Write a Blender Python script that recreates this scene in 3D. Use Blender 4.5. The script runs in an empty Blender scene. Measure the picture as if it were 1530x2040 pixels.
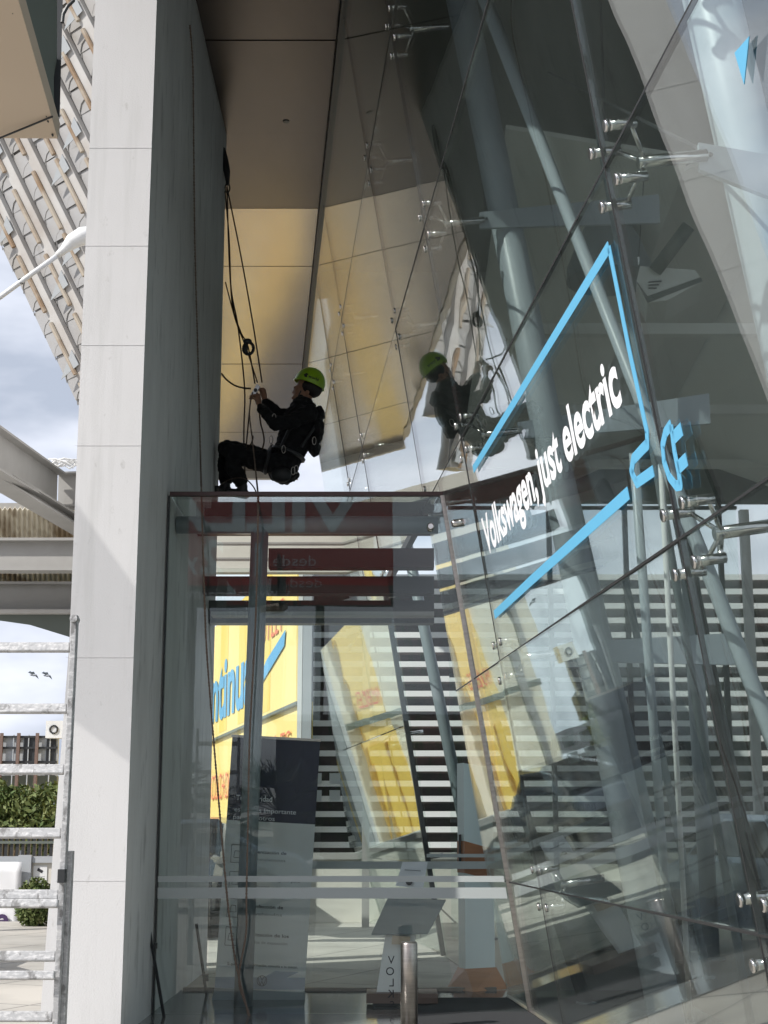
import bpy, bmesh, math, random
from mathutils import Vector, Matrix
random.seed(7)
R = math.radians
S = bpy.context.scene
COL = S.collection

# ------------------------------------------------------------ camera, sky, sun, exposure
PITCH, FPX, HCAM = R(12.06), 2950.0, 1.3
cam_d = bpy.data.cameras.new('camera'); cam = bpy.data.objects.new('camera', cam_d); COL.objects.link(cam)
cam.location = (0, 0, HCAM); cam.rotation_euler = (R(90) + PITCH, 0, 0)
cam_d.sensor_fit = 'VERTICAL'; cam_d.sensor_height = 24; cam_d.lens = FPX / 2040 * 24
cam_d.clip_start = 0.1; cam_d.clip_end = 2000
S.camera = cam

SUN_AZ, SUN_EL = R(240), R(40)          # azimuth from +Y clockwise: behind the camera, to the left
sun_dir = Vector((math.sin(SUN_AZ) * math.cos(SUN_EL), math.cos(SUN_AZ) * math.cos(SUN_EL), math.sin(SUN_EL)))
sd = bpy.data.lights.new('sun', 'SUN'); sd.energy = 2.6; sd.angle = R(0.5); sd.color = (1, .965, .92)
so = bpy.data.objects.new('sun', sd); COL.objects.link(so)
so.rotation_euler = sun_dir.to_track_quat('Z', 'Y').to_euler()

W_ = bpy.data.worlds.new('World'); S.world = W_; W_.use_nodes = True
nt = W_.node_tree; nt.nodes.clear()
def N(t, nt=None, **k):
    n = nt.nodes.new(t)
    for a, b in k.items(): setattr(n, a, b)
    return n
out = N('ShaderNodeOutputWorld', nt)
sky = N('ShaderNodeTexSky', nt, sky_type='NISHITA', sun_disc=False, sun_elevation=SUN_EL, sun_rotation=SUN_AZ)
b1 = N('ShaderNodeBackground', nt); b1.inputs[1].default_value = 0.11
nt.links.new(sky.outputs[0], b1.inputs[0])
tc = N('ShaderNodeTexCoord', nt); mp = N('ShaderNodeMapping', nt); mp.inputs['Scale'].default_value = (1, 1, 2.4)
mp.inputs['Location'].default_value = (3.1, .4, .9)
n1 = N('ShaderNodeTexNoise', nt); n1.inputs['Scale'].default_value = 2.6; n1.inputs['Detail'].default_value = 7; n1.inputs['Roughness'].default_value = .55
r1 = N('ShaderNodeValToRGB', nt); r1.color_ramp.elements[0].position = .26; r1.color_ramp.elements[1].position = .46
n2 = N('ShaderNodeTexNoise', nt); n2.inputs['Scale'].default_value = 5.5; n2.inputs['Detail'].default_value = 5
r2 = N('ShaderNodeValToRGB', nt)
r2.color_ramp.elements[0].position = .36; r2.color_ramp.elements[0].color = (.33, .37, .45, 1)
r2.color_ramp.elements[1].position = .66; r2.color_ramp.elements[1].color = (.70, .725, .80, 1)
b2 = N('ShaderNodeBackground', nt); b2.inputs[1].default_value = 0.88
mx = N('ShaderNodeMixShader', nt)
L = nt.links.new
L(tc.outputs['Generated'], mp.inputs[0]); L(mp.outputs[0], n1.inputs['Vector']); L(mp.outputs[0], n2.inputs['Vector'])
L(n1.outputs[0], r1.inputs[0]); L(n2.outputs[0], r2.inputs[0]); L(r2.outputs[0], b2.inputs[0])
L(r1.outputs[0], mx.inputs[0]); L(b1.outputs[0], mx.inputs[1]); L(b2.outputs[0], mx.inputs[2]); L(mx.outputs[0], out.inputs[0])

S.view_settings.view_transform = 'Standard'; S.view_settings.look = 'None'
S.view_settings.exposure = 0.85; S.view_settings.gamma = 1
cy = S.cycles
cy.max_bounces = 14; cy.glossy_bounces = 8; cy.transmission_bounces = 8; cy.transparent_max_bounces = 40; cy.diffuse_bounces = 4
cy.caustics_reflective = False; cy.caustics_refractive = False; cy.sample_clamp_indirect = 6
cy.use_denoising = True

# ------------------------------------------------------------ measuring helpers
CP, SP = math.cos(PITCH), math.sin(PITCH)
CAM = Vector((0, 0, HCAM))
def ray(px, py):
    u, v = (px - 765) / FPX, (1020 - py) / FPX
    return Vector((u, CP - v * SP, SP + v * CP))
def aY(px, py, Y): r = ray(px, py); return CAM + r * (Y / r.y)
def aZ(px, py, Z): r = ray(px, py); return CAM + r * ((Z - HCAM) / r.z)
def aX(px, py, X): r = ray(px, py); return CAM + r * (X / r.x)
# the leaning facade plane
HD = Vector((-.0849, .9964, 0)).normalized(); FN = Vector((.98400, .08382, .15724)).normalized(); FW = FN.cross(HD) * -1
if FW.z < 0: FW = -FW
FB = Vector((1.0514, 11.0653, 0))
def FP(s, t, o=0): return FB + HD * s + FW * t + FN * o
def aF(px, py, o=0):
    r = ray(px, py); k = (FB + FN * o - CAM).dot(FN) / r.dot(FN); return CAM + r * k
def st(p): d = p - FB; return d.dot(HD), d.dot(FW)

# ------------------------------------------------------------ mesh helpers
class MB:
    def __init__(s): s.v = []; s.f = []; s.m = []; s.mi = 0
    def add(s, vs, fs):
        b = len(s.v); s.v += [Vector(v) for v in vs]
        for f in fs: s.f.append([b + i for i in f]); s.m.append(s.mi)
        return s
    def hexa(s, p):  # 8 points: bottom 4, top 4
        return s.add(p, [(3, 2, 1, 0), (4, 5, 6, 7), (0, 1, 5, 4), (1, 2, 6, 5), (2, 3, 7, 6), (3, 0, 4, 7)])
    def box(s, a, b):
        x0, y0, z0 = a; x1, y1, z1 = b
        return s.hexa([(x0, y0, z0), (x1, y0, z0), (x1, y1, z0), (x0, y1, z0), (x0, y0, z1), (x1, y0, z1), (x1, y1, z1), (x0, y1, z1)])
    def slab(s, quad, off):  # quad extruded by vector off
        q = [Vector(p) for p in quad]; o = Vector(off); n = len(q)
        return s.add(q + [p + o for p in q], [tuple(range(n))[::-1], tuple(range(n, 2 * n))] + [(i, (i + 1) % n, n + (i + 1) % n, n + i) for i in range(n)])
    def beam(s, a, b, w, h, up=(0, 0, 1)):
        a, b = Vector(a), Vector(b); d = (b - a).normalized(); u = Vector(up); x = d.cross(u)
        if x.length < 1e-4: x = d.cross(Vector((0, 1, 0)))
        x.normalize(); u = x.cross(d)
        x *= w / 2; u *= h / 2
        return s.hexa([a - x - u, a + x - u, b + x - u, b - x - u, a - x + u, a + x + u, b + x + u, b - x + u])
    def tube(s, pts, r, n=10, cap=True):
        pts = [Vector(p) for p in pts]; rs = r if isinstance(r, (list, tuple)) else [r] * len(pts)
        b = len(s.v); prev = None
        for i, p in enumerate(pts):
            d = (pts[min(i + 1, len(pts) - 1)] - pts[max(i - 1, 0)])
            d = d.normalized() if d.length > 1e-7 else Vector((0, 0, 1))
            if prev is None:
                a = d.cross(Vector((0, 0, 1)));
                if a.length < .05: a = d.cross(Vector((0, 1, 0)))
                a.normalize()
            else:
                a = prev - d * prev.dot(d)
                if a.length < 1e-5: a = d.cross(Vector((0, 1, 0)))
                a.normalize()
            prev = a; c = d.cross(a)
            for k in range(n):
                t = 2 * math.pi * k / n
                s.v.append(p + (a * math.cos(t) + c * math.sin(t)) * rs[i])
        for i in range(len(pts) - 1):
            for k in range(n):
                s.f.append([b + i * n + k, b + i * n + (k + 1) % n, b + (i + 1) * n + (k + 1) % n, b + (i + 1) * n + k]); s.m.append(s.mi)
        if cap:
            s.f.append([b + k for k in range(n)][::-1]); s.m.append(s.mi)
            s.f.append([b + (len(pts) - 1) * n + k for k in range(n)]); s.m.append(s.mi)
        return s
    def ell(s, c, r, rot=None, nu=16, nv=10, v0=-math.pi / 2, v1=math.pi / 2):
        c = Vector(c); b = len(s.v)
        for j in range(nv + 1):
            ph = v0 + (v1 - v0) * j / nv
            for i in range(nu):
                th = 2 * math.pi * i / nu
                q = Vector((r[0] * math.cos(ph) * math.cos(th), r[1] * math.cos(ph) * math.sin(th), r[2] * math.sin(ph)))
                if rot is not None: q = rot @ q
                s.v.append(c + q)
        for j in range(nv):
            for i in range(nu):
                s.f.append([b + j * nu + i, b + j * nu + (i + 1) % nu, b + (j + 1) * nu + (i + 1) % nu, b + (j + 1) * nu + i]); s.m.append(s.mi)
        return s
    def build(s, name, mat, parent=None, smooth=False, bevel=0):
        me = bpy.data.meshes.new(name); me.from_pydata([tuple(v) for v in s.v], [], s.f)
        for m in (mat if isinstance(mat, (list, tuple)) else [mat]): me.materials.append(m)
        me.polygons.foreach_set('material_index', s.m)
        bm = bmesh.new(); bm.from_mesh(me); bmesh.ops.recalc_face_normals(bm, faces=bm.faces)
        if bevel: 
            bmesh.ops.bevel(bm, geom=[e for e in bm.edges], offset=bevel, segments=2, affect='EDGES', profile=.5)
        bm.to_mesh(me); bm.free(); me.update()
        if smooth:
            for p in me.polygons: p.use_smooth = len(p.vertices) == 4
        o = bpy.data.objects.new(name, me); COL.objects.link(o)
        if parent is not None: par(o, parent)
        return o
def par(o, p):
    o.parent = p; o.matrix_parent_inverse = Matrix.Translation(p.location).inverted() if p.parent is None else Matrix()
def tag(o, label=None, cat=None, group=None, kind=None):
    if label: o['label'] = label
    if cat: o['category'] = cat
    if group: o['group'] = group
    if kind: o['kind'] = kind
    return o
def thing(name, loc, label, cat, group=None):
    o = bpy.data.objects.new(name, None); o.location = loc; o.empty_display_size = .2; COL.objects.link(o)
    return tag(o, label, cat, group)

def text(body, org, ux, uy, h, mat, name, parent, bold=0.0, width=None, depth=.004, align='LEFT', space=1.0, obl=0):
    """lettering as a mesh: org = baseline start, ux/uy unit vectors, h = cap height; width squeezes it to fit"""
    cu = bpy.data.curves.new(name, 'FONT'); cu.body = body; cu.size = 1; cu.offset = bold; cu.align_x = align; cu.space_character = space; cu.resolution_u = 4; cu.shear = obl
    cu.fill_mode = 'FRONT'
    ob = bpy.data.objects.new(name, cu); COL.objects.link(ob)
    bpy.context.view_layer.update()
    me = bpy.data.meshes.new_from_object(ob.evaluated_get(bpy.context.evaluated_depsgraph_get()))
    bpy.data.objects.remove(ob)
    k = h / .70
    xs = [v.co.x for v in me.vertices]; kx = k
    if width and xs: kx = width / (max(xs) - min(xs))
    nrm = ux.cross(uy)
    for v in me.vertices:
        c = v.co.copy(); v.co = Vector(org) + ux * (c.x * kx) + uy * (c.y * k) + nrm * depth
    me.materials.clear(); me.materials.append(mat)
    o = bpy.data.objects.new(name, me); COL.objects.link(o)
    if parent is not None: par(o, parent)
    return o

# ------------------------------------------------------------ materials
def mat(name, col, rough=.6, metal=0, spec=.5, noise=None, bump=None, emit=None, coat=0):
    m = bpy.data.materials.new(name); m.use_nodes = True; t = m.node_tree; b = t.nodes['Principled BSDF']
    b.inputs['Base Color'].default_value = (*col, 1); b.inputs['Roughness'].default_value = rough; b.inputs['Metallic'].default_value = metal
    b.inputs['Specular IOR Level'].default_value = spec; b.inputs['Coat Weight'].default_value = coat
    tcn = t.nodes.new('ShaderNodeTexCoord'); last = None
    if noise:  # list of (scale vec, lo, hi, colour2, detail)
        for (sc, lo, hi, c2, det) in noise:
            mpn = t.nodes.new('ShaderNodeMapping'); mpn.inputs['Scale'].default_value = sc
            nn = t.nodes.new('ShaderNodeTexNoise'); nn.inputs['Scale'].default_value = 1; nn.inputs['Detail'].default_value = det; nn.inputs['Roughness'].default_value = .6
            rr = t.nodes.new('ShaderNodeMapRange'); rr.inputs[1].default_value = lo; rr.inputs[2].default_value = hi
            mi = t.nodes.new('ShaderNodeMix'); mi.data_type = 'RGBA'
            t.links.new(tcn.outputs['Object'], mpn.inputs[0]); t.links.new(mpn.outputs[0], nn.inputs['Vector']); t.links.new(nn.outputs[0], rr.inputs[0])
            t.links.new(rr.outputs[0], mi.inputs[0])
            if last is None: mi.inputs[6].default_value = (*col, 1)
            else: t.links.new(last, mi.inputs[6])
            mi.inputs[7].default_value = (*c2, 1); last = mi.outputs[2]
        t.links.new(last, b.inputs['Base Color'])
    if bump:  # (scale vec, strength, distance)
        mpn = t.nodes.new('ShaderNodeMapping'); mpn.inputs['Scale'].default_value = bump[0]
        nn = t.nodes.new('ShaderNodeTexNoise'); nn.inputs['Scale'].default_value = 1; nn.inputs['Detail'].default_value = 5
        bp = t.nodes.new('ShaderNodeBump'); bp.inputs['Strength'].default_value = bump[1]; bp.inputs['Distance'].default_value = bump[2]
        t.links.new(tcn.outputs['Object'], mpn.inputs[0]); t.links.new(mpn.outputs[0], nn.inputs['Vector']); t.links.new(nn.outputs[0], bp.inputs['Height']); t.links.new(bp.outputs[0], b.inputs['Normal'])
    if emit: b.inputs['Emission Color'].default_value = (*emit[0], 1); b.inputs['Emission Strength'].default_value = emit[1]
    return m

def glass(name, tint=(.90, .955, .93), r0=.045, wav=.012, wscale=.9, film=0):
    m = bpy.data.materials.new(name); m.use_nodes = True; t = m.node_tree; t.nodes.clear()
    o = t.nodes.new('ShaderNodeOutputMaterial'); tr = t.nodes.new('ShaderNodeBsdfTransparent'); gl = t.nodes.new('ShaderNodeBsdfAnisotropic' if hasattr(bpy.types, 'X') else 'ShaderNodeBsdfGlossy')
    tr.inputs[0].default_value = (*tint, 1); gl.inputs['Roughness'].default_value = 0.0; gl.inputs['Color'].default_value = (.97, .99, .98, 1)
    g = t.nodes.new('ShaderNodeNewGeometry'); dp = t.nodes.new('ShaderNodeVectorMath'); dp.operation = 'DOT_PRODUCT'
    ab = t.nodes.new('ShaderNodeMath'); ab.operation = 'ABSOLUTE'
    s1 = t.nodes.new('ShaderNodeMath'); s1.operation = 'SUBTRACT'; s1.inputs[0].default_value = 1
    pw = t.nodes.new('ShaderNodeMath'); pw.operation = 'POWER'; pw.inputs[1].default_value = 5
    ma = t.nodes.new('ShaderNodeMath'); ma.operation = 'MULTIPLY_ADD'; ma.inputs[1].default_value = 1 - r0; ma.inputs[2].default_value = r0; ma.use_clamp = True
    mxx = t.nodes.new('ShaderNodeMixShader')
    k = t.links.new
    k(g.outputs['Normal'], dp.inputs[0]); k(g.outputs['Incoming'], dp.inputs[1]); k(dp.outputs['Value'], ab.inputs[0]); k(ab.outputs[0], s1.inputs[1]); k(s1.outputs[0], pw.inputs[0]); k(pw.outputs[0], ma.inputs[0])
    k(ma.outputs[0], mxx.inputs[0]); k(tr.outputs[0], mxx.inputs[1]); k(gl.outputs[0], mxx.inputs[2])
    if wav:
        tcn = t.nodes.new('ShaderNodeTexCoord'); nn = t.nodes.new('ShaderNodeTexNoise'); nn.inputs['Scale'].default_value = wscale; nn.inputs['Detail'].default_value = 1.5
        bp = t.nodes.new('ShaderNodeBump'); bp.inputs['Strength'].default_value = 1; bp.inputs['Distance'].default_value = wav
        k(tcn.outputs['Object'], nn.inputs['Vector']); k(nn.outputs[0], bp.inputs['Height']); k(bp.outputs[0], gl.inputs['Normal'])
    if film:      # thin film of dust and dried runs
        tcn = t.nodes.new('ShaderNodeTexCoord'); mpn = t.nodes.new('ShaderNodeMapping'); mpn.inputs['Scale'].default_value = (5, 5, 1.2)
        nn = t.nodes.new('ShaderNodeTexNoise'); nn.inputs['Scale'].default_value = 1; nn.inputs['Detail'].default_value = 8; nn.inputs['Roughness'].default_value = .7
        mr = t.nodes.new('ShaderNodeMapRange'); mr.inputs[1].default_value = .45; mr.inputs[2].default_value = .8; mr.inputs[3].default_value = film * .3; mr.inputs[4].default_value = film * 2
        df = t.nodes.new('ShaderNodeBsdfDiffuse'); df.inputs[0].default_value = (.6, .62, .6, 1); m2 = t.nodes.new('ShaderNodeMixShader')
        k(tcn.outputs['Object'], mpn.inputs[0]); k(mpn.outputs[0], nn.inputs['Vector']); k(nn.outputs[0], mr.inputs[0]); k(mr.outputs[0], m2.inputs[0]); k(mxx.outputs[0], m2.inputs[1]); k(df.outputs[0], m2.inputs[2]); mxx = m2
    k(mxx.outputs[0], o.inputs[0])
    return m

M = {}
M['plaster'] = mat('white_plaster', (.70, .69, .685), .85, noise=[((1.2, 1.2, .35), .42, .75, (.63, .622, .615), 6), ((7, 7, .45), .52, .8, (.55, .545, .53), 8), ((16, 16, 9), .64, .8, (.48, .47, .45), 8)], bump=((95, 95, 95), .3, .006))
M['plaster_dirty'] = mat('stained_plaster', (.80, .79, .76), .85, noise=[((3, 1.4, .5), .4, .75, (.62, .61, .58), 8), ((14, 7, 2), .56, .78, (.42, .41, .38), 8)], bump=((40, 40, 40), .3, .008))
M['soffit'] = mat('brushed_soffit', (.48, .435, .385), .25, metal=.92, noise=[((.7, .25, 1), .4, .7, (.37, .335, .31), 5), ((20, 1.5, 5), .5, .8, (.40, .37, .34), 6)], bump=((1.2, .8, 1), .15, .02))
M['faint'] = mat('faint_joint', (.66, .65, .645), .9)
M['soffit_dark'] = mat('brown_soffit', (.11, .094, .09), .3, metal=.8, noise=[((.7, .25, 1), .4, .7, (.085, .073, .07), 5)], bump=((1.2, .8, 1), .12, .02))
M['joint'] = mat('dark_silicone', (.018, .018, .018), .6)
M['dark'] = mat('dark_painted_steel', (.03, .032, .034), .45)
M['steel'] = mat('stainless_steel', (.62, .60, .57), .16, metal=1)
M['brushed'] = mat('brushed_stainless', (.50, .46, .42), .3, metal=1, noise=[((3, 3, 60), .3, .7, (.36, .33, .30), 3)])
M['bluegrey'] = mat('blue_grey_paint', (.42, .47, .51), .38, noise=[((2, 2, 2), .4, .8, (.37, .42, .45), 4)])
M['greypipe'] = mat('grey_painted_pipe', (.20, .235, .25), .4)
M['beam'] = mat('warm_grey_steel', (.38, .37, .35), .6, noise=[((2, 2, 2), .4, .8, (.31, .30, .28), 5)])
M['whitepaint'] = mat('white_paint', (.80, .80, .79), .5, noise=[((2, 2, 1), .5, .9, (.70, .70, .68), 4)])
M['slat'] = mat('white_slat', (.84, .84, .83), .5)
M['cream'] = mat('cream_wall', (.70, .67, .60), .9, noise=[((1, 1, 1.5), .5, .8, (.58, .55, .48), 7), ((5, 5, 5), .62, .85, (.42, .38, .32), 7)])
M['yellow'] = mat('yellow_cladding', (.88, .68, .26), .7, noise=[((.3, .3, .2), .4, .7, (.84, .62, .22), 4)])
M['yellow2'] = mat('deep_yellow_cladding', (.82, .58, .12), .6)
M['blue'] = mat('blue_sign_paint', (.10, .36, .62), .6)
M['redpale'] = mat('faded_red_paint', (.75, .22, .12), .7)
M['cyan'] = mat('cyan_film', (.12, .43, .66), .5)
M['white_film'] = mat('white_film', (.86, .86, .87), .6)
M['paver'] = None
M['concrete'] = mat('pale_concrete', (.50, .48, .44), .85, noise=[((.5, .5, .5), .4, .7, (.42, .40, .36), 7), ((12, 12, 12), .4, .8, (.46, .44, .41), 6)])
M['asphalt'] = mat('asphalt', (.055, .055, .057), .9, noise=[((30, 30, 30), .4, .7, (.08, .08, .08), 6)])
M['floor'] = mat('polished_grey_floor', (.22, .225, .22), .10, noise=[((1.3, 1.3, 1), .4, .7, (.11, .108, .10), 5)])
M['carpet'] = mat('dark_brown_carpet', (.055, .045, .04), .95, noise=[((60, 60, 60), .3, .8, (.085, .07, .06), 4)])
M['tile'] = mat('showroom_tile', (.11, .10, .09), .3, noise=[((1.5, 1.5, 1), .4, .7, (.08, .07, .062), 5)])
M['mat'] = mat('ribbed_mat', (.05, .052, .055), .9)
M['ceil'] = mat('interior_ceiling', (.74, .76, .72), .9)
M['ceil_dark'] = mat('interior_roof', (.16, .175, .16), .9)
M['navy'] = mat('navy_print', (.008, .012, .035), .35)
M['banner'] = mat('banner_fabric', (.84, .86, .86), .6, noise=[((3, 1, .6), .4, .7, (.76, .79, .80), 3)])
_t = M['banner'].node_tree; _b = _t.nodes['Principled BSDF']; _tl = _t.nodes.new('ShaderNodeBsdfTranslucent'); _tl.inputs[0].default_value = (.93, .95, .95, 1)
_m = _t.nodes.new('ShaderNodeMixShader'); _m.inputs[0].default_value = .6; _t.links.new(_b.outputs[0], _m.inputs[1]); _t.links.new(_tl.outputs[0], _m.inputs[2]); _t.links.new(_m.outputs[0], _t.nodes['Material Output'].inputs[0])
M['trans_film'] = M['banner'].copy(); M['trans_film'].name = 'translucent_film'
M['bannergrey'] = mat('banner_car_print', (.30, .36, .44), .5)
M['black_txt'] = mat('black_print', (.02, .02, .025), .6)
M['grey_txt'] = mat('grey_print', (.22, .23, .24), .6)
M['white_txt'] = mat('white_print', (.85, .86, .9), .6)
M['frost'] = mat('frosted_strip', (.52, .56, .55), .7)
M['wood'] = mat('brown_wood', (.42, .17, .06), .45, noise=[((2, 2, 14), .35, .7, (.30, .12, .04), 5)])
M['teal'] = mat('pale_teal_laminate', (.66, .78, .76), .35)
M['brick'] = mat('brown_plinth', (.17, .11, .09), .6)
M['ladder'] = mat('splattered_aluminium', (.46, .46, .46), .5, metal=.3, noise=[((28, 70, 70), .48, .7, (.72, .71, .70), 5), ((22, 22, 14), .55, .64, (.25, .245, .24), 5)], bump=((50, 50, 50), .4, .006))
M['fabric_black'] = mat('black_workwear', (.007, .007, .008), .95, noise=[((9, 9, 9), .62, .72, (.02, .02, .02), 5)], bump=((22, 22, 22), .6, .02))
M['harness'] = mat('black_webbing', (.016, .016, .017), .5)
M['skin'] = mat('skin', (.36, .19, .12), .55)
M['hair'] = mat('dark_hair', (.012, .009, .008), .7)
M['helmet'] = mat('lime_helmet', (.36, .62, .02), .35, coat=.3, noise=[((14, 14, 14), .5, .7, (.28, .50, .02), 6)])
M['rope'] = mat('dirty_rope', (.21, .155, .12), .9)
M['rope_dark'] = mat('dark_rope', (.045, .028, .018), .9)
M['leaf'] = mat('hedge_leaf', (.075, .12, .03), .7, noise=[((3, 3, 3), .4, .6, (.14, .17, .05), 3), ((11, 11, 11), .55, .7, (.20, .20, .07), 3)])
M['leaf_dark'] = mat('dark_leaf', (.03, .06, .02), .7, noise=[((4, 4, 4), .4, .6, (.06, .09, .03), 3)])
M['bark'] = mat('bark', (.10, .075, .05), .9, bump=((12, 12, 4), .8, .05))
M['lattice'] = mat('aluminium_louvre', (.46, .455, .45), .55, metal=.25, noise=[((.45, .45, .45), .45, .62, (.40, .375, .34), 5), ((.9, .9, .5), .58, .72, (.24, .19, .13), 7), ((2.5, 2.5, 2.5), .5, .8, (.46, .44, .42), 5)])
M['stain'] = mat('rust_stained_tube', (.46, .40, .32), .7, noise=[((1.2, 1.2, 1.2), .45, .6, (.30, .20, .12), 5)])
M['gusset'] = mat('blue_grey_gusset', (.42, .44, .45), .6)
M['flange'] = mat('pale_flange', (.56, .545, .52), .6, noise=[((1, 1, 1), .42, .7, (.44, .40, .36), 5)])
M['beige'] = mat('beige_panel', (.62, .50, .38), .6, noise=[((1, 1, 1), .4, .8, (.56, .45, .34), 4)])
M['greenpanel'] = mat('grey_green_panel', (.13, .15, .13), .6)
M['red'] = mat('red_hoarding', (.55, .06, .05), .5)
M['redglass'] = mat('maroon_steel', (.06, .028, .026), .4)
M['lightgrey'] = mat('light_grey_render', (.42, .44, .46), .8)
M['carblue'] = mat('silver_blue_paint', (.35, .42, .50), .25, metal=.6, coat=.6)
M['carwhite'] = mat('white_car_paint', (.75, .76, .78), .25, coat=.7)
M['carnavy'] = mat('navy_car_paint', (.015, .02, .035), .2, coat=.7)
M['tyre'] = mat('rubber', (.02, .02, .02), .8)
M['carglass'] = mat('car_glass', (.02, .025, .03), .05)
M['purple'] = mat('dark_purple_print', (.06, .03, .10), .6)
M['magenta'] = mat('magenta_print', (.45, .03, .12), .6)
M['rust_lit'] = mat('corrugated_lit_stripes', (.30, .22, .13), .7, noise=[((2.2, .6, 1), .42, .55, (.75, .70, .58), 3)])  # pale streaks are sunlight striping the sheets, put into the colour
G_ = glass('facade_glass', (.93, .968, .955), .105, .0018, 1.0, .006)
G_front = glass('clear_glass', (.965, .99, .98), .037, .0008, .8, .005)
G_rear = glass('rear_glass', (.95, .98, .97), .035, 0)

def paver_mat():
    m = bpy.data.materials.new('paving_slabs'); m.use_nodes = True; t = m.node_tree; b = t.nodes['Principled BSDF']; b.inputs['Roughness'].default_value = .85
    tcn = t.nodes.new('ShaderNodeTexCoord'); br = t.nodes.new('ShaderNodeTexBrick'); br.offset = 0; br.inputs['Scale'].default_value = 1
    br.inputs['Brick Width'].default_value = 1.2; br.inputs['Row Height'].default_value = 1.2; br.inputs['Mortar Size'].default_value = .012
    br.inputs['Color1'].default_value = (.50, .47, .42, 1); br.inputs['Color2'].default_value = (.45, .43, .39, 1); br.inputs['Mortar'].default_value = (.22, .21, .19, 1)
    nn = t.nodes.new('ShaderNodeTexNoise'); nn.inputs['Scale'].default_value = 1.3; nn.inputs['Detail'].default_value = 9
    mr = t.nodes.new('ShaderNodeMapRange'); mr.inputs[1].default_value = .4; mr.inputs[2].default_value = .7; mr.inputs[3].default_value = 1; mr.inputs[4].default_value = .72
    mi = t.nodes.new('ShaderNodeMix'); mi.data_type = 'RGBA'; mi.blend_type = 'MULTIPLY'; mi.inputs[0].default_value = 1
    mpn = t.nodes.new('ShaderNodeMapping'); mpn.inputs['Rotation'].default_value = (0, 0, R(24))
    k = t.links.new; k(tcn.outputs['Object'], mpn.inputs[0]); k(mpn.outputs[0], br.inputs['Vector']); k(tcn.outputs['Object'], nn.inputs['Vector']); k(nn.outputs[0], mr.inputs[0])
    k(br.outputs['Color'], mi.inputs[6]); k(mr.outputs[0], mi.inputs[7]); k(mi.outputs[2], b.inputs['Base Color'])
    return m
M['paver'] = paver_mat()

# ============================================================ SETTING
ZS = 8.45
VY0, VY1 = 11.07, 12.63      # vestibule front and rear planes
WX = -1.66                   # right face of the blade wall
VTOP = aY(600, 988, VY0).z

tag(MB().box((-300, -200, -.5), (300, 400, -.02)).build('ground', M['asphalt']), kind='structure')
tag(MB().box((-30, -8, -.02), (12, 40, -.004)).build('pavement', M['paver']), kind='structure')
fl = MB().slab([FP(-9, 0), FP(12, 0), (14, 23, 0), (14, 2, 0)], (0, 0, .003))
tag(fl.build('showroom_floor', M['tile']), kind='structure')
tag(MB().box((WX, 9.6, 0), (2.3, VY1, .008)).build('vestibule_floor', M['floor']), kind='structure')
mt = MB()
mt.box((.15, 10.2, .009), (1.6, 12.0, .016))
for i in range(40):
    mt.box((.15, 10.2 + i * .045, .016), (1.6, 10.2 + i * .045 + .02, .022))
tag(mt.build('entrance_mat', M['mat']), 'dark ribbed entrance mat on the grey vestibule floor', 'mat')

# ---------------------------------------------------------- blade wall (tall white pillar)
bl = thing('pillar', (-1.89, 9.8, 0), 'tall white plastered blade pillar behind the paint-splattered ladder', 'pillar')
YF, YB = 9.8, 14.45
xl0 = aY(84, 2040, YF).x; xl1 = aY(138, 1282, YF).x; zl1 = aY(138, 1282, YF).z
m = MB()
XL = -2.115
prof = [(xl0, -.0), (xl1, zl1), (XL, ZS + .4)]
m.mi = 0
pts = [(xl0 - .02, 0), (WX, 0), (WX, ZS + .3), (XL, ZS + .3), (xl1, zl1)]
f = [(x, YF, z) for x, z in pts]; b = [(x, YB, z) for x, z in pts]; n = 5
m.add(f + b, [tuple(range(n))]); m.mi = 0
m.add([], [])
base = 0
for i in range(n):
    j = (i + 1) % n
    m.f.append([i, j, n + j, n + i]); m.m.append(1 if i == 1 else 0)
m.f.append([n + i for i in range(n)][::-1]); m.m.append(1)
m.build('wall', [M['plaster'], M['plaster_dirty']], bl)
for z in (aY(200, 490, YF).z, aY(200, 688, YF).z, aY(200, 888, YF).z, aY(200, 1310, YF).z, aY(200, 1755, YF).z, aY(200, 295, YF).z):
    mm = MB(); mm.box((XL - .0 if z > zl1 else xl1 - .02, YF - .0025, z), (WX, YF, z + .0016)); mm.build('joint', M['faint'], bl)
tagb = bl

# ---------------------------------------------------------- canopy soffit
cn = thing('canopy', (-1.5, 20, ZS), 'long metal-clad canopy soffit overhanging the glass facade', 'canopy')
seams = [aZ(600, y, ZS).y for y in (265, 415, 530, 630, 725, 800)]
ys = [4.0, 6.2, 8.4, aZ(600, 80, ZS).y] + seams + [seams[-1] + 2.0 + 1.9 * i for i in range(3)]
YEND = aZ(600, 938, ZS).y
ys = [y for y in ys if y < YEND - .8] + [YEND]
def xtop(y): 
    k = (ZS - FB.z) / FW.z; p = FB + FW * k; return p.x + HD.x / HD.y * (y - p.y)
XL_ = lambda y: -2.18 - .105 * max(0, y - 10)
for i in range(len(ys) - 1):
    a, b2_ = ys[i] + .006, ys[i + 1] - .006; dz = .006 * random.uniform(-1, 1)
    m = MB(); m.slab([(XL_(a), a, ZS + dz), (xtop(a) - .03, a, ZS + dz), (xtop(b2_) - .03, b2_, ZS + dz), (XL_(b2_), b2_, ZS + dz)], (0, 0, .05))
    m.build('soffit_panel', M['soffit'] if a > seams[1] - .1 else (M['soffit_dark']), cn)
m = MB(); m.slab([(XL_(4), 4, ZS + .06), (xtop(4), 4, ZS + .06), (xtop(YEND), YEND, ZS + .06), (XL_(YEND), YEND, ZS + .06), (XL_(10), 10, ZS + .06)], (0, 0, .5)); m.build('canopy_body', M['beam'], cn)
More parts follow.
